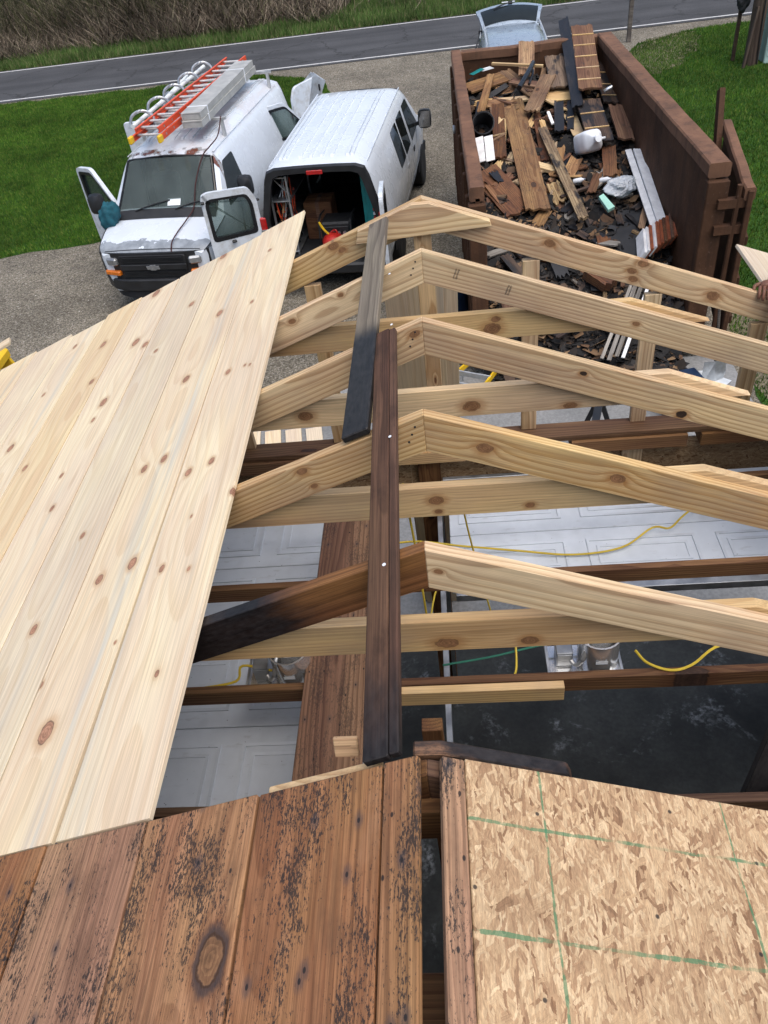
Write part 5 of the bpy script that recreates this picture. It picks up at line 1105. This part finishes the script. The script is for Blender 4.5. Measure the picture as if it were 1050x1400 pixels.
B = [
 ('old_plank', (1.32, 12.44, 1.96), (1.40, 9.32, 1.42), .335, .03, 'tan', 'long wide tan plank lying lengthwise down the middle of the dumpster', .0),
 ('old_plank', (1.68, 11.33, 1.83), (1.95, 8.91, 1.40), .136, .04, 'rot', 'narrow rotten plank slanting right of the widest tan plank', .1),
 ('old_plank', (2.66, 14.2, 2.52), (2.46, 11.85, 2.16), .35, .03, 'brn', 'brown decking strip sticking out over the dumpster far wall', 0),
 ('charred_beam', (2.40, 14.5, 2.56), (2.25, 11.6, 1.98), .17, .09, 'chr', 'charred black beam leaning over the far wall of the dumpster', .3),
 ('old_plank', (2.42, 11.80, 2.02), (2.44, 10.60, 1.78), .36, .03, 'drk', 'dark grey decking strip just above the white jug', 0),
 ('old_plank', (2.83, 11.68, 1.93), (2.82, 10.73, 1.74), .235, .03, 'brn', 'short brown board against the right dumpster wall', -.15),
 ('old_plank', (2.83, 13.4, 2.12), (2.82, 11.94, 1.90), .26, .03, 'drk', 'dark board along the far right dumpster wall', -.1),
 ('charred_plank', (2.12, 13.56, 2.26), (2.10, 12.47, 2.06), .31, .035, 'hlf', 'half charred plank left of the black beam near the far wall', .08),
 ('old_plank', (1.95, 12.85, 2.15), (1.57, 11.78, 1.96), .244, .03, 'tan', 'short tan plank with splintered end left of the plywood scrap', .05),
 ('old_plank', (1.67, 13.62, 2.50), (1.60, 12.88, 2.18), .26, .03, 'tan', 'tan plank end propped on the far dumpster wall', 0),
 ('old_plank', (1.04, 13.17, 2.18), (.80, 11.95, 1.98), .125, .03, 'tan', 'narrow tan strip near the left wall of the dumpster', .2),
 ('old_plank', (1.09, 12.32, 1.95), (1.00, 10.73, 1.66), .19, .035, 'rus', 'red-brown plank left of the long tan plank', 0),
 ('old_plank', (.74, 10.45, 1.60), (1.18, 9.42, 1.36), .42, .03, 'rus', 'wide red-brown board slanting from the left dumpster wall', .1),
 ('pine_block', (1.47, 10.50, 1.60), (1.76, 10.28, 1.56), .14, .05, 'pine', 'pale pine block poking out beneath the long tan plank', 0),
 ('old_plank', (1.66, 12.01, 1.86), (1.65, 10.60, 1.60), .12, .03, 'rus', 'narrow red-brown strip right of the long tan plank', 0),
 ('wooden_stick', (1.07, 13.23, 2.33), (1.86, 12.86, 2.30), .04, .035, 'pine', 'thin pale stick lying across the far end of the dumpster', 0),
 ('charred_plank', (2.01, 11.99, 1.98), (1.92, 11.19, 1.80), .14, .035, 'chr', 'black charred plank left of the plywood strip', 0),
 ('charred_plank', (2.20, 12.0, 1.92), (2.10, 11.29, 1.78), .10, .03, 'chr', 'black charred sliver beside the decking strip', .2),
 ('trim_offcut', (1.81, 11.70, 1.94), (1.84, 11.35, 1.87), .045, .02, 'wht', 'small white offcut among the charred boards', 0),
 ('old_plank', (.66, 12.98, 2.06), (1.27, 13.20, 2.12), .31, .025, 'tan', 'tan board in the far left corner of the dumpster', .1),
 ('old_plank', (.78, 12.49, 1.96), (1.31, 12.24, 1.94), .22, .025, 'tan', 'broken tan board below the far left corner', .1),
 ('old_plank', (2.57, 10.70, 1.68), (2.47, 9.94, 1.54), .19, .03, 'rus', 'red-brown board right of the white jug', .15),
 ('white_trim', (2.80, 10.46, 1.68), (2.80, 8.58, 1.33), .085, .025, 'wht', 'narrow white trim board by the right dumpster wall', .1),
 ('white_trim', (2.92, 10.42, 1.69), (2.91, 8.62, 1.35), .125, .025, 'wht', 'wider white trim board by the right dumpster wall', -.1),
 ('old_plank', (1.29, 13.44, 2.14), (1.73, 12.39, 1.98), .217, .03, 'tan', 'tan plank slanting under the thin pale stick', 0),
 ('old_plank', (1.37, 12.98, 2.10), (1.84, 12.65, 2.06), .19, .03, 'brn', 'brown plank lying crosswise under the thin pale stick', 0),
 ('lath', (2.45, 7.82, .95), (1.97, 6.78, .55), .05, .012, 'gry', 'second grey lath strip from the left at the dumpster mouth', .2),
 ('lath', (2.51, 7.77, .97), (2.06, 6.80, .58), .05, .012, 'gry', 'grey lath strip beside the white lath at the dumpster mouth', .3),
 ('lath', (2.58, 7.71, .99), (2.12, 6.73, .60), .04, .012, 'wht', 'white lath strip at the dumpster mouth', .1),
 ('lath', (2.40, 7.86, .93), (1.90, 6.86, .53), .04, .012, 'gry', 'leftmost grey lath strip at the dumpster mouth', .0),
 ('old_plank', (1.94, 8.10, 1.06), (2.16, 7.86, .97), .26, .12, 'rus', 'red-brown block at the mouth of the dumpster', 0),
 ('old_plank', (1.12, 8.06, 1.0), (1.71, 7.52, .78), .15, .03, 'brn', 'brown board lying crosswise at the dumpster mouth', .1),
 ('old_plank', (1.40, 7.24, .66), (2.27, 7.67, .85), .11, .03, 'drk', 'dark board lying crosswise at the dumpster mouth', 0),
 ('old_plank', (.88, 8.48, 1.18), (1.28, 7.77, .88), .13, .03, 'drk', 'dark board near the left post of the dumpster', 0),
 ('old_plank', (1.2, 11.2, 1.72), (1.62, 12.1, 1.86), .14, .03, 'brn', 'brown board under the long tan plank', .1),
 ('old_plank', (.70, 11.6, 1.82), (.82, 12.5, 1.96), .10, .03, 'chr', 'short charred piece by the left dumpster wall', .1),
 ('old_plank', (1.75, 9.6, 1.44), (2.3, 9.9, 1.46), .05, .03, 'drk', 'dark twig-like splinter across the rotten plank', 0),
]
for n_, a, b, w_, th_, m_, lab, ro in B:
    o = ragged(n_, a, b, w_, th_, m_, lab, n_.split('_')[-1], ro, splint=.15 if n_ in ('white_trim', 'lath') else .6)
    if 'decking strip' in lab or 'far right dumpster wall' in lab:
        L = (Vector(b) - Vector(a)).length
        for k in range(1, int(L/.42) + 1):
            box('seam_batten', .022, w_*.98, .012, 'pine', o, world(o) @ T(-L/2 + k*.42 + random.uniform(-.02, .02), 0, th_/2 + .005), .001)
# many short broken pieces that nothing tells apart
for k in range(150):
    y = random.choice([random.uniform(10.2, 13.4), random.uniform(7.5, 10.5), random.uniform(7.5, 10.5)]); x = random.uniform(.75, 2.85); a = random.gauss(1.5, .8); L = random.uniform(.2, .75 if y > 10.2 else .5)
    dx, dy = math.cos(a)*L/2, math.sin(a)*L/2
    if not (.62 < x - abs(dx) and x + abs(dx) < 2.97 and 7.4 < y - abs(dy) and y + abs(dy) < 13.55): continue
    z = hz(y) + random.uniform(.02, .12); sl = (hz(y + dy) - hz(y - dy))/2
    m_ = random.choice(['tan', 'rot', 'brn', 'brn', 'rus', 'hlf', 'drk', 'chr', 'tan', 'tan', 'pine'] if y > 10.2 else ['brn', 'rus', 'drk', 'drk', 'chr', 'hlf', 'rot', 'tan', 'gry', 'drk', 'insul'])
    word = {'tan': 'tan', 'rot': 'rotten', 'brn': 'brown', 'rus': 'red-brown', 'hlf': 'half charred', 'drk': 'dark', 'chr': 'charred black', 'pine': 'pale pine', 'gry': 'grey', 'insul': 'black'}[m_]
    o = ragged('board_scrap', (x - dx, y - dy, z - sl + random.uniform(-.04, .04)), (x + dx, y + dy, z + sl + random.uniform(-.04, .04)), random.choice([.05, .09, .13, .18]), random.choice([.015, .02, .03]), m_, 'short broken ' + word + ' board scrap in the ' + ('far' if y > 10.2 else 'near') + (' left' if x < 1.8 else ' right') + ' quarter of the dumpster', 'scrap', random.uniform(-.4, .4), 'board scraps in the dumpster heap', .8)
# torn plywood scraps
def scrap(name, pts, th, mat, Mw, label, cat):
    return tag(prism(name, pts, th, mat, None, Mw, .002), label, cat)
scrap('plywood_scrap', [(-.22, -.26), (-.05, -.33), (.16, -.30), (.24, -.1), (.30, .28), (.18, .36), (.02, .22), (-.14, .1), (-.25, -.05)], .012, 'pine', T(2.12, 12.5, 1.98) @ RX(.12) @ RZ(-.2), 'pale yellow torn plywood scrap in the middle of the dumpster', 'plywood')
scrap('plywood_scrap', [(-.08, -.4), (.09, -.42), (.1, .3), (.0, .42), (-.1, .3)], .012, 'pine', T(2.17, 11.5, 1.80) @ RX(.15) @ RZ(.06), 'pale plywood strip between charred boards', 'plywood')
for k, (x, y, sz, lab) in enumerate(((2.87, 8.95, .5, 'large grey tar paper sheet below the white trim boards'), (2.45, 8.7, .42, 'black tar paper sheet left of the white trim boards'), (2.3, 10.9, .3, 'black shingle sheet under the white jug'), (2.1, 8.1, .3, 'grey tar paper piece at the mouth of the dumpster'), (1.0, 8.0, .28, 'black tar paper piece by the left post of the dumpster'))):
    n = 7; pts = [(x_*sz, y_*sz) for x_, y_ in ((-.5, -.8), (.2, -.9), (.5, -.5), (.42, .3), (.5, .8), (-.1, .7), (-.45, .9), (-.55, .1))]
    o = scrap('tar_paper', pts, .006, 'insul', T(min(x, 3.0 - sz*.55), y, hz(y) + .07) @ RX(.2) @ RY(random.uniform(-.15, .1)) @ RZ(random.uniform(-.2, .2)), lab, 'tar paper')
# jug, bag and small rubbish
c = thing('plastic_jug', 'translucent white plastic jug lying on the debris', 'jug', T(2.28, 10.62, 1.80) @ RZ(.3) @ RX(1.15)); Z = world(c)
v = []; 
for (z, s) in ((-.24, .10), (-.23, .145), (.06, .15), (.14, .12), (.20, .05), (.225, .045), (.25, .045)):
    for k in range(16): a = 2*math.pi*k/16; ca, sa = math.cos(a), math.sin(a); v.append((math.copysign(abs(ca)**.45, ca)*s, math.copysign(abs(sa)**.45, sa)*s, z))
mesh('jug_body', v, [(i*16+k, i*16+(k+1) % 16, i*16+16+(k+1) % 16, i*16+16+k) for i in range(6) for k in range(16)] + [tuple(range(16)), tuple(range(96, 112))], 'whiteplastic', c, Z, True)
tube('jug_handle', [(.10, 0, .16), (.17, 0, .12), (.165, 0, .0), (.14, 0, -.04)], .018, 'whiteplastic', c, 8, base=Z); lathe('cap', [(.05, .25), (.05, .28), (0, .281)], 'whiteplastic', c, Z, 14)
def crumple(name, Mw, sx, sy, sz, mat, label, cat, amp=.22):
    bm = bmesh.new(); bmesh.ops.create_icosphere(bm, subdivisions=4, radius=1)
    for v_ in bm.verts:
        p = v_.co.copy(); n_ = amp*(math.sin(p.x*5 + 2*p.y) * math.cos(p.z*6 - p.y*3) + .6*abs(math.sin(p.x*11 - p.z*9 + p.y*4)) + .4*abs(math.sin(p.y*15 + p.x*7)))
        v_.co = Vector((p.x*sx, p.y*sy, p.z*sz))*(1 + n_)
    me = bpy.data.meshes.new(name); bm.to_mesh(me); bm.free(); me.materials.append(M[mat])
    return tag(link(bpy.data.objects.new(name, me), None, Mw), label, cat)
crumple('plastic_bag', T(2.55, 9.62, 1.50) @ RZ(.6), .20, .15, .10, 'film', 'crumpled clear plastic bag on the debris near the right wall', 'bag')
prism('foam_wedge', [(-.05, -.16), (.06, -.14), (.05, .16), (-.03, .14)], .05, 'mint', None, T(2.30, 9.30, 1.40) @ RX(.3) @ RZ(.35), .004); tag(bpy.data.objects['foam_wedge'], 'mint green foam wedge below the plastic bag', 'foam')
for x, y, lab in ((2.03, 9.93, 'small white bottle left of the plastic bag'), (2.38, 9.86, 'small pale bottle touching the plastic bag')):
    c = thing('bottle', lab, 'bottle', T(x, y, 1.52) @ RY(1.3) @ RX(.4)); lathe('bottle_body', [(.03, -.07), (.034, -.06), (.034, .04), (.014, .07), (.014, .085)], 'whiteplastic', c, world(c), 14); lathe('cap', [(.016, .085), (.016, .1), (0, .1)], 'steel', c, world(c), 10)
c = thing('drink_can', 'silver drink can against the right dumpster wall', 'can', T(2.78, 12.1, 2.06) @ RY(1.2)); lathe('can_body', [(.026, -.075), (.033, -.065), (.033, .055), (.027, .07)], 'can', c, world(c), 16); lathe('can_lid', [(.027, .068), (.02, .066), (0, .066)], 'steel', c, world(c), 14)
c = thing('black_pipe', 'bent black pipe lying over the boards at the far end', 'pipe', T(0, 0, 0)); tube('pipe_run', [(1.71, 12.95, 2.34), (1.62, 12.6, 2.33), (1.40, 12.02, 2.24)], .04, 'blackgloss', c, 10, base=Matrix()); tube('pipe_branch', [(1.68, 12.85, 2.34), (1.66, 12.55, 2.28), (1.58, 12.3, 2.20)], .022, 'blackgloss', c, 8, base=Matrix())
c = thing('dark_bucket', 'dark grey bucket lying by the left dumpster wall', 'bucket', T(.80, 11.55, 1.86) @ RX(.9)); lathe('pail', [(.0, -.18), (.13, -.18), (.165, .18), (.155, .18), (.125, -.16)], 'insul', c, world(c), 18, False); lathe('rim', [(.165, .165), (.175, .17), (.175, .185), (.165, .19)], 'black', c, world(c), 18, False)
for k in range(2):
    o = box('siding_offcut', .13, .55, .015, 'wht', None, T(.72 + .14*k, 10.95, 1.74 + .005*k) @ RX(.35) @ RY(-.2), .003); tag(o, ('left' if k == 0 else 'right') + ' pale siding panel of the pair by the left dumpster wall', 'siding')
for k, (mt, lab) in enumerate((('teal', 'small teal printed sheet in the far left corner of the dumpster'), ('paper', 'small pale printed sheet in the far left corner of the dumpster'))):
    tag(box('printed_sheet', .22, .16, .006, mt, None, T(.82 + .16*k, 13.3 + .1*k, 2.22) @ RY(-.25 + .2*k) @ RZ(.4), .001), lab, 'sheet')
sb = thing('siding_bundle', 'leaning bundle of white and rust-brown siding by the right dumpster wall', 'siding', T(2.8, 8.4, 1.1))
for k in range(10):
    mt = ('wht', 'wht', 'brick', 'wht', 'brick', 'brick', 'brn', 'brick', 'brn', 'brick')[k]
    o = box('slat', .035, .5, .16, mt, sb, T(2.60 + .045*k, 8.35 + .02*k, 1.22 + .012*k) @ RX(.25) @ RY(.45) @ RZ(-.15), .003)

# ================================================================== YARD THINGS IN FRONT OF THE GARAGE
c = thing('barrel', 'dark blue plastic barrel between the cargo van and the dumpster', 'barrel', T(.10, 8.75, .01)); Z = world(c)
lathe('barrel_body', [(.24, 0), (.28, .03), (.29, .3), (.295, .32), (.29, .34), (.29, .6), (.295, .62), (.29, .64), (.28, .9), (.265, .93), (.26, .90), (.26, .86), (0, .86)], 'bluebarrel', c, Z, 26, False); lathe('lid_ring', [(.285, .885), (.295, .90), (.285, .915)], 'bluebarrel', c, Z, 26, False)
def step_ladder(W, lab):
    t = thing('step_ladder', lab, 'ladder', W, 'yellow step ladders')
    for sd_ in (-1, 1):
        beam('front_rail', (sd_*.26, 0, 0), (sd_*.17, .45, 1.5), .07, .025, 'yellow', t, (1, 0, 0), base=W); beam('rear_rail', (sd_*.24, 1.0, 0), (sd_*.15, .52, 1.48), .04, .02, 'yellow', t, (1, 0, 0), base=W)
        beam('spreader', (sd_*.22, .2, .7), (sd_*.20, .8, .7), .02, .006, 'alu', t, base=W)
    for k in range(4): z = .3 + .3*k; beam('tread', (-.25 + .018*k, z*.3, z), (.25 - .018*k, z*.3, z), .08, .02, 'alu', t, base=W)
    box('top_cap', .4, .14, .05, 'yellow', t, W @ T(0, .48, 1.52), .01)
step_ladder(T(.10, 6.55, .36) @ RZ(-.45) @ RX(-1.42), 'yellow step ladder lying on the apron behind the rafters')
def sawhorse(W, lab):
    t = thing('sawhorse', lab, 'sawhorse', W); beam('top_beam', (-.5, 0, .75), (.5, 0, .75), .08, .06, 'black', t, base=W)
    for x in (-.42, .42):
        for s in (-1, 1): beam('leg', (x*1.1, s*.27, 0), (x, s*.03, .74), .05, .03, 'black', t, (1, 0, 0), base=W)
        beam('leg_brace', (x*1.06, -.17, .3), (x*1.06, .17, .3), .02, .03, 'steel', t, base=W)
sawhorse(T(1.52, 5.15, .07) @ RZ(1.3), 'black folding sawhorse standing on the concrete apron')
def shovel(W, lab):
    t = thing('shovel', lab, 'shovel', W); tube('shaft', [(0, 0, .3), (0, 0, 1.05)], .017, 'signwood', t, 8, base=W)
    tube('grip', [(0, 0, 1.05), (-.05, 0, 1.12), (-.06, 0, 1.20), (.06, 0, 1.20), (.05, 0, 1.12), (0, 0, 1.05)], .013, 'alu', t, 7, base=W, n=4)
    v = [(-.13, .0, .30), (.13, 0, .30), (.14, .03, .1), (.11, .04, 0), (-.11, .04, 0), (-.14, .03, .1), (0, -.03, .31), (0, -.01, 0.)]
    mesh('blade', v, [(0, 6, 7, 4, 5), (6, 1, 2, 3, 7)], 'steel', t, W)
shovel(T(3.28, 6.85, .07) @ RX(-.06) @ RY(-.08), 'scoop shovel with a grey D-shaped grip standing by the dumpster mouth')
for k in range(5): tag(box('flashing_sheet', .34, .26, .003, 'paper', None, T(3.15 + .03*k, 7.0 - .05*k, .066 + .006*k + .004*(k % 2)) @ RZ(.2*k), 0), ('bottom', 'second lowest', 'middle', 'second highest', 'top')[k] + ' pale metal flashing sheet of the pile by the shovel', 'flashing', 'flashing sheets on the apron')
tag(box('grey_tote', .5, .4, .4, 'bluebarrel', None, T(2.75, 6.4, .275) @ RZ(.2), .04), 'dark blue-grey tote on the apron right of the debris', 'tote')
for k in range(4):
    tag(beam('apron_board', (-2.15 + .28*k, 4.1 + .05*k, .075), (-2.45 + .26*k, 6.5, .075), .2, .02, 'board', None), ('leftmost', 'second', 'third', 'rightmost')[k] + ' of four pale boards lying on the apron below the left rafters', 'board', 'boards on the apron')
# yellow ladder at the left eave
step_ladder(T(-2.80, 3.95, -.06) @ RZ(math.pi/2) @ Matrix.Diagonal((1.2, 1.85, 1.85, 1.)), 'tall yellow step ladder standing by the left eave')
tag(beam('overhang_board', Vr(-3.62, 3.45, -1.36), Vr(-3.15, 3.62, -1.20), .09, .02, 'board', None), 'short pale board end beside the yellow ladder at the left eave', 'board')

# ================================================================== ROADSIDE
def post(W, h, lab):
    t = thing('sign_post', lab, 'post', W); box('shaft', .11, .11, h, 'signwood', t, W @ T(0, 0, h/2), .01); 
    prism('sign_board', [(-.17, 0), (-.22, .12), (-.17, .32), (0, .40), (.17, .32), (.22, .12), (.17, 0), (0, -.06)], .03, 'signwood', t, W @ T(0, -.06, h - .05) @ RX(math.pi/2), .005)
post(T(5.5, 23.6, 0), 1.75, 'grey wooden sign post standing by the road edge')
def upole():
    W = T(7.72, 20.2, 0); t = thing('utility_pole', 'dark round utility pole at the top right corner', 'pole', W)
    v = []; f = []
    for i in range(9):
        z = i*.9; r = .17 - .006*i
        for k in range(14): a = 2*math.pi*k/14; v.append((z, r*math.cos(a), r*math.sin(a)))
    f = [(i*14+k, i*14+(k+1) % 14, i*14+14+(k+1) % 14, i*14+14+k) for i in range(8) for k in range(14)] + [tuple(range(14)), tuple(range(112, 126))]
    mesh('shaft', v, f, 'pole', t, W @ RY(-math.pi/2), True)
    lathe('band', [(.172, 1.5), (.178, 1.5), (.178, 1.58), (.172, 1.58)], 'steel', t, W, 16, False); tube('guy_cable', [(.1, -.17, .0), (.05, -.175, 1.0), (.02, -.175, 3.), (0, -.16, 6)], .014, 'black', t, 6, base=W)
    beam('brace_stub', (-.25, -.28, 0), (-.10, -.18, 1.25), .09, .05, 'pole', t, (1, 0, 0), base=W)
upole()
c = thing('iron_post', 'thin dark post standing left of the utility pole', 'post', T(7.42, 20.6, 0)); box('shaft', .08, .08, 2.05, 'pole', c, world(c) @ T(0, 0, 1.02), .01); box('cap', .1, .1, .04, 'pole', c, world(c) @ T(0, 0, 2.06), .008)
crumple('black_bag', T(7.40, 20.45, 1.45), .15, .14, .33, 'insul', 'black bag hung on the thin dark post', 'bag', .14)
c = thing('utility_box', 'pale green utility cabinet right of the utility pole', 'cabinet', T(8.20, 20.3, 0)); Z = world(c); box('cabinet_body', .42, .42, 1.25, 'utility', c, Z @ T(0, 0, .62), .02); box('cabinet_lid', .46, .46, .05, 'utility', c, Z @ T(0, 0, 1.27), .012); box('cabinet_door', .34, .012, .9, 'utility', c, Z @ T(0, -.216, .62), .004)

# ================================================================== PERSON kneeling on the right slope, hand on the rafter
def person():
    t = thing('person', 'person at the right edge of the picture, only the fingers on the rafter in view', 'person')
    base = Vr(0, 0, 0)
    def skin(name, joints, edges, mat, sub=2):
        me = bpy.data.meshes.new(name); me.from_pydata([j[0] for j in joints], edges, []); o = bpy.data.objects.new(name, me); link(o, t, Matrix())
        md = o.modifiers.new('skin', 'SKIN'); md.use_smooth_shade = True
        sv = me.skin_vertices[0].data if me.skin_vertices else None
        for i, j in enumerate(joints): sv[i].radius = (j[1], j[1]) if not isinstance(j[1], tuple) else j[1]
        sv[0].use_root = True
        s2 = o.modifiers.new('sub', 'SUBSURF'); s2.levels = sub; s2.render_levels = sub
        me.materials.append(M[mat]); return o
    rz = lambda x: RG - SL*x + .03
    hip = Vector((2.62, 2.20, rz(2.62) + .40)); chest = Vector((2.42, 2.32, rz(2.42) + .80)); neck = Vector((2.34, 2.37, rz(2.34) + .98)); head = Vector((2.26, 2.42, rz(2.3) + 1.16))
    hand = Vector((1.765, 2.45, RG - .66))
    sh_r = chest + Vector((-.04, .20, .06)); el_r = Vector((2.10, 2.50, RG - .52)); wr_r = Vector((1.80, 2.515, RG - .66))
    sh_l = chest + Vector((.02, -.20, .06)); el_l = Vector((2.50, 1.98, rz(2.5) + .45)); wr_l = Vector((2.40, 1.95, rz(2.4) + .10))
    kn_a = Vector((2.30, 2.05, rz(2.3) + .10)); an_a = Vector((2.72, 2.02, rz(2.72) + .08)); kn_b = Vector((2.35, 2.42, rz(2.35) + .12)); an_b = Vector((2.78, 2.42, rz(2.78) + .08))
    J = [(hip, .16), (hip.lerp(chest, .5), .14), (chest, .17), (neck, .065), (sh_r, .08), (el_r, .052), (wr_r, .034), (sh_l, .08), (el_l, .052), (wr_l, .034),
         (hip + Vector((-.02, -.12, -.06)), .11), (kn_a, .075), (an_a, .05), (hip + Vector((-.02, .12, -.06)), .11), (kn_b, .075), (an_b, .05), (an_a + Vector((.1, 0, .0)), .045), (an_b + Vector((.1, 0, .0)), .045)]
    E_ = [(0, 1), (1, 2), (2, 3), (2, 4), (4, 5), (5, 6), (2, 7), (7, 8), (8, 9), (0, 10), (10, 11), (11, 12), (0, 13), (13, 14), (14, 15), (12, 16), (15, 17)]
    skin('body', J, E_, 'cloth')
    # head with simple features
    bm = bmesh.new(); bmesh.ops.create_uvsphere(bm, u_segments=20, v_segments=14, radius=1)
    for v_ in bm.verts:
        p = v_.co; p.x, p.y, p.z = p.x*.098*(1.05 if p.x < 0 else 1), p.y*.078, p.z*.118
        if p.x < -.06 and abs(p.y) < .02 and -.04 < p.z < .02: p.x -= .022
    me = bpy.data.meshes.new('head'); bm.to_mesh(me); bm.free(); me.materials.append(M['skin'])
    for p in me.polygons: p.use_smooth = True
    link(bpy.data.objects.new('head', me), t, T(*head) @ RY(-.3))
    bm = bmesh.new(); bmesh.ops.create_uvsphere(bm, u_segments=20, v_segments=12, radius=1)
    for v_ in bm.verts: p = v_.co; p.x, p.y, p.z = p.x*.108 + .012, p.y*.088, max(p.z, -.1)*.115 + .022
    me = bpy.data.meshes.new('hair'); bm.to_mesh(me); bm.free(); me.materials.append(M['hair']); link(bpy.data.objects.new('hair', me), t, T(*head) @ RY(-.1))
    for y_ in (-.033, .033):
        bm = bmesh.new(); bmesh.ops.create_uvsphere(bm, u_segments=8, v_segments=6, radius=.012); me = bpy.data.meshes.new('eye'); bm.to_mesh(me); bm.free(); me.materials.append(M['whiteplastic']); link(bpy.data.objects.new('eye', me), t, T(*head) @ RY(-.3) @ T(-.090, y_, .008))
    # hands: palm and five fingers curled over the rafter's edge
    def handm(wr, d, dn, side, sc_=1.):
        d = d.normalized(); dn = dn.normalized(); sv = d.cross(dn).normalized()*side
        palm0 = wr; palm1 = wr + d*.055
        skin('palm', [(palm0, .03), (palm0 + d*.03, (.036, .022)), (palm1, (.038, .02))], [(0, 1), (1, 2)], 'skin')
        for i, L in enumerate((.070, .080, .075, .058)):
            b = wr + d*.06 + sv*(.030 - .021*i); k1 = b + d*L*.45 + dn*.004; k2 = k1 + (d*.45 + dn*.9).normalized()*L*.33; k3 = k2 + (dn - d*.15).normalized()*L*.28
            skin('finger', [(b - d*.015, .0105), (b + d*.01, .0105), (k1, .0098), (k2, .009), (k3, .0075)], [(0, 1), (1, 2), (2, 3), (3, 4)], 'skin', 1)
        b = wr + d*.02 + sv*.034; k1 = b + (d*.6 + sv*.6).normalized()*.035; k2 = k1 + (d + dn*.5).normalized()*.032
        skin('thumb', [(b - sv*.012, .013), (b, .013), (k1, .0115), (k2, .009)], [(0, 1), (1, 2), (2, 3)], 'skin', 1)
    handm(wr_r, Vector((-.35, -1, -.02)), Vector((0, -.12, -1)), -1)
    handm(wr_l, Vector((-.8, -.1, -.35)), Vector((-.2, 0, -1)), 1)
person()
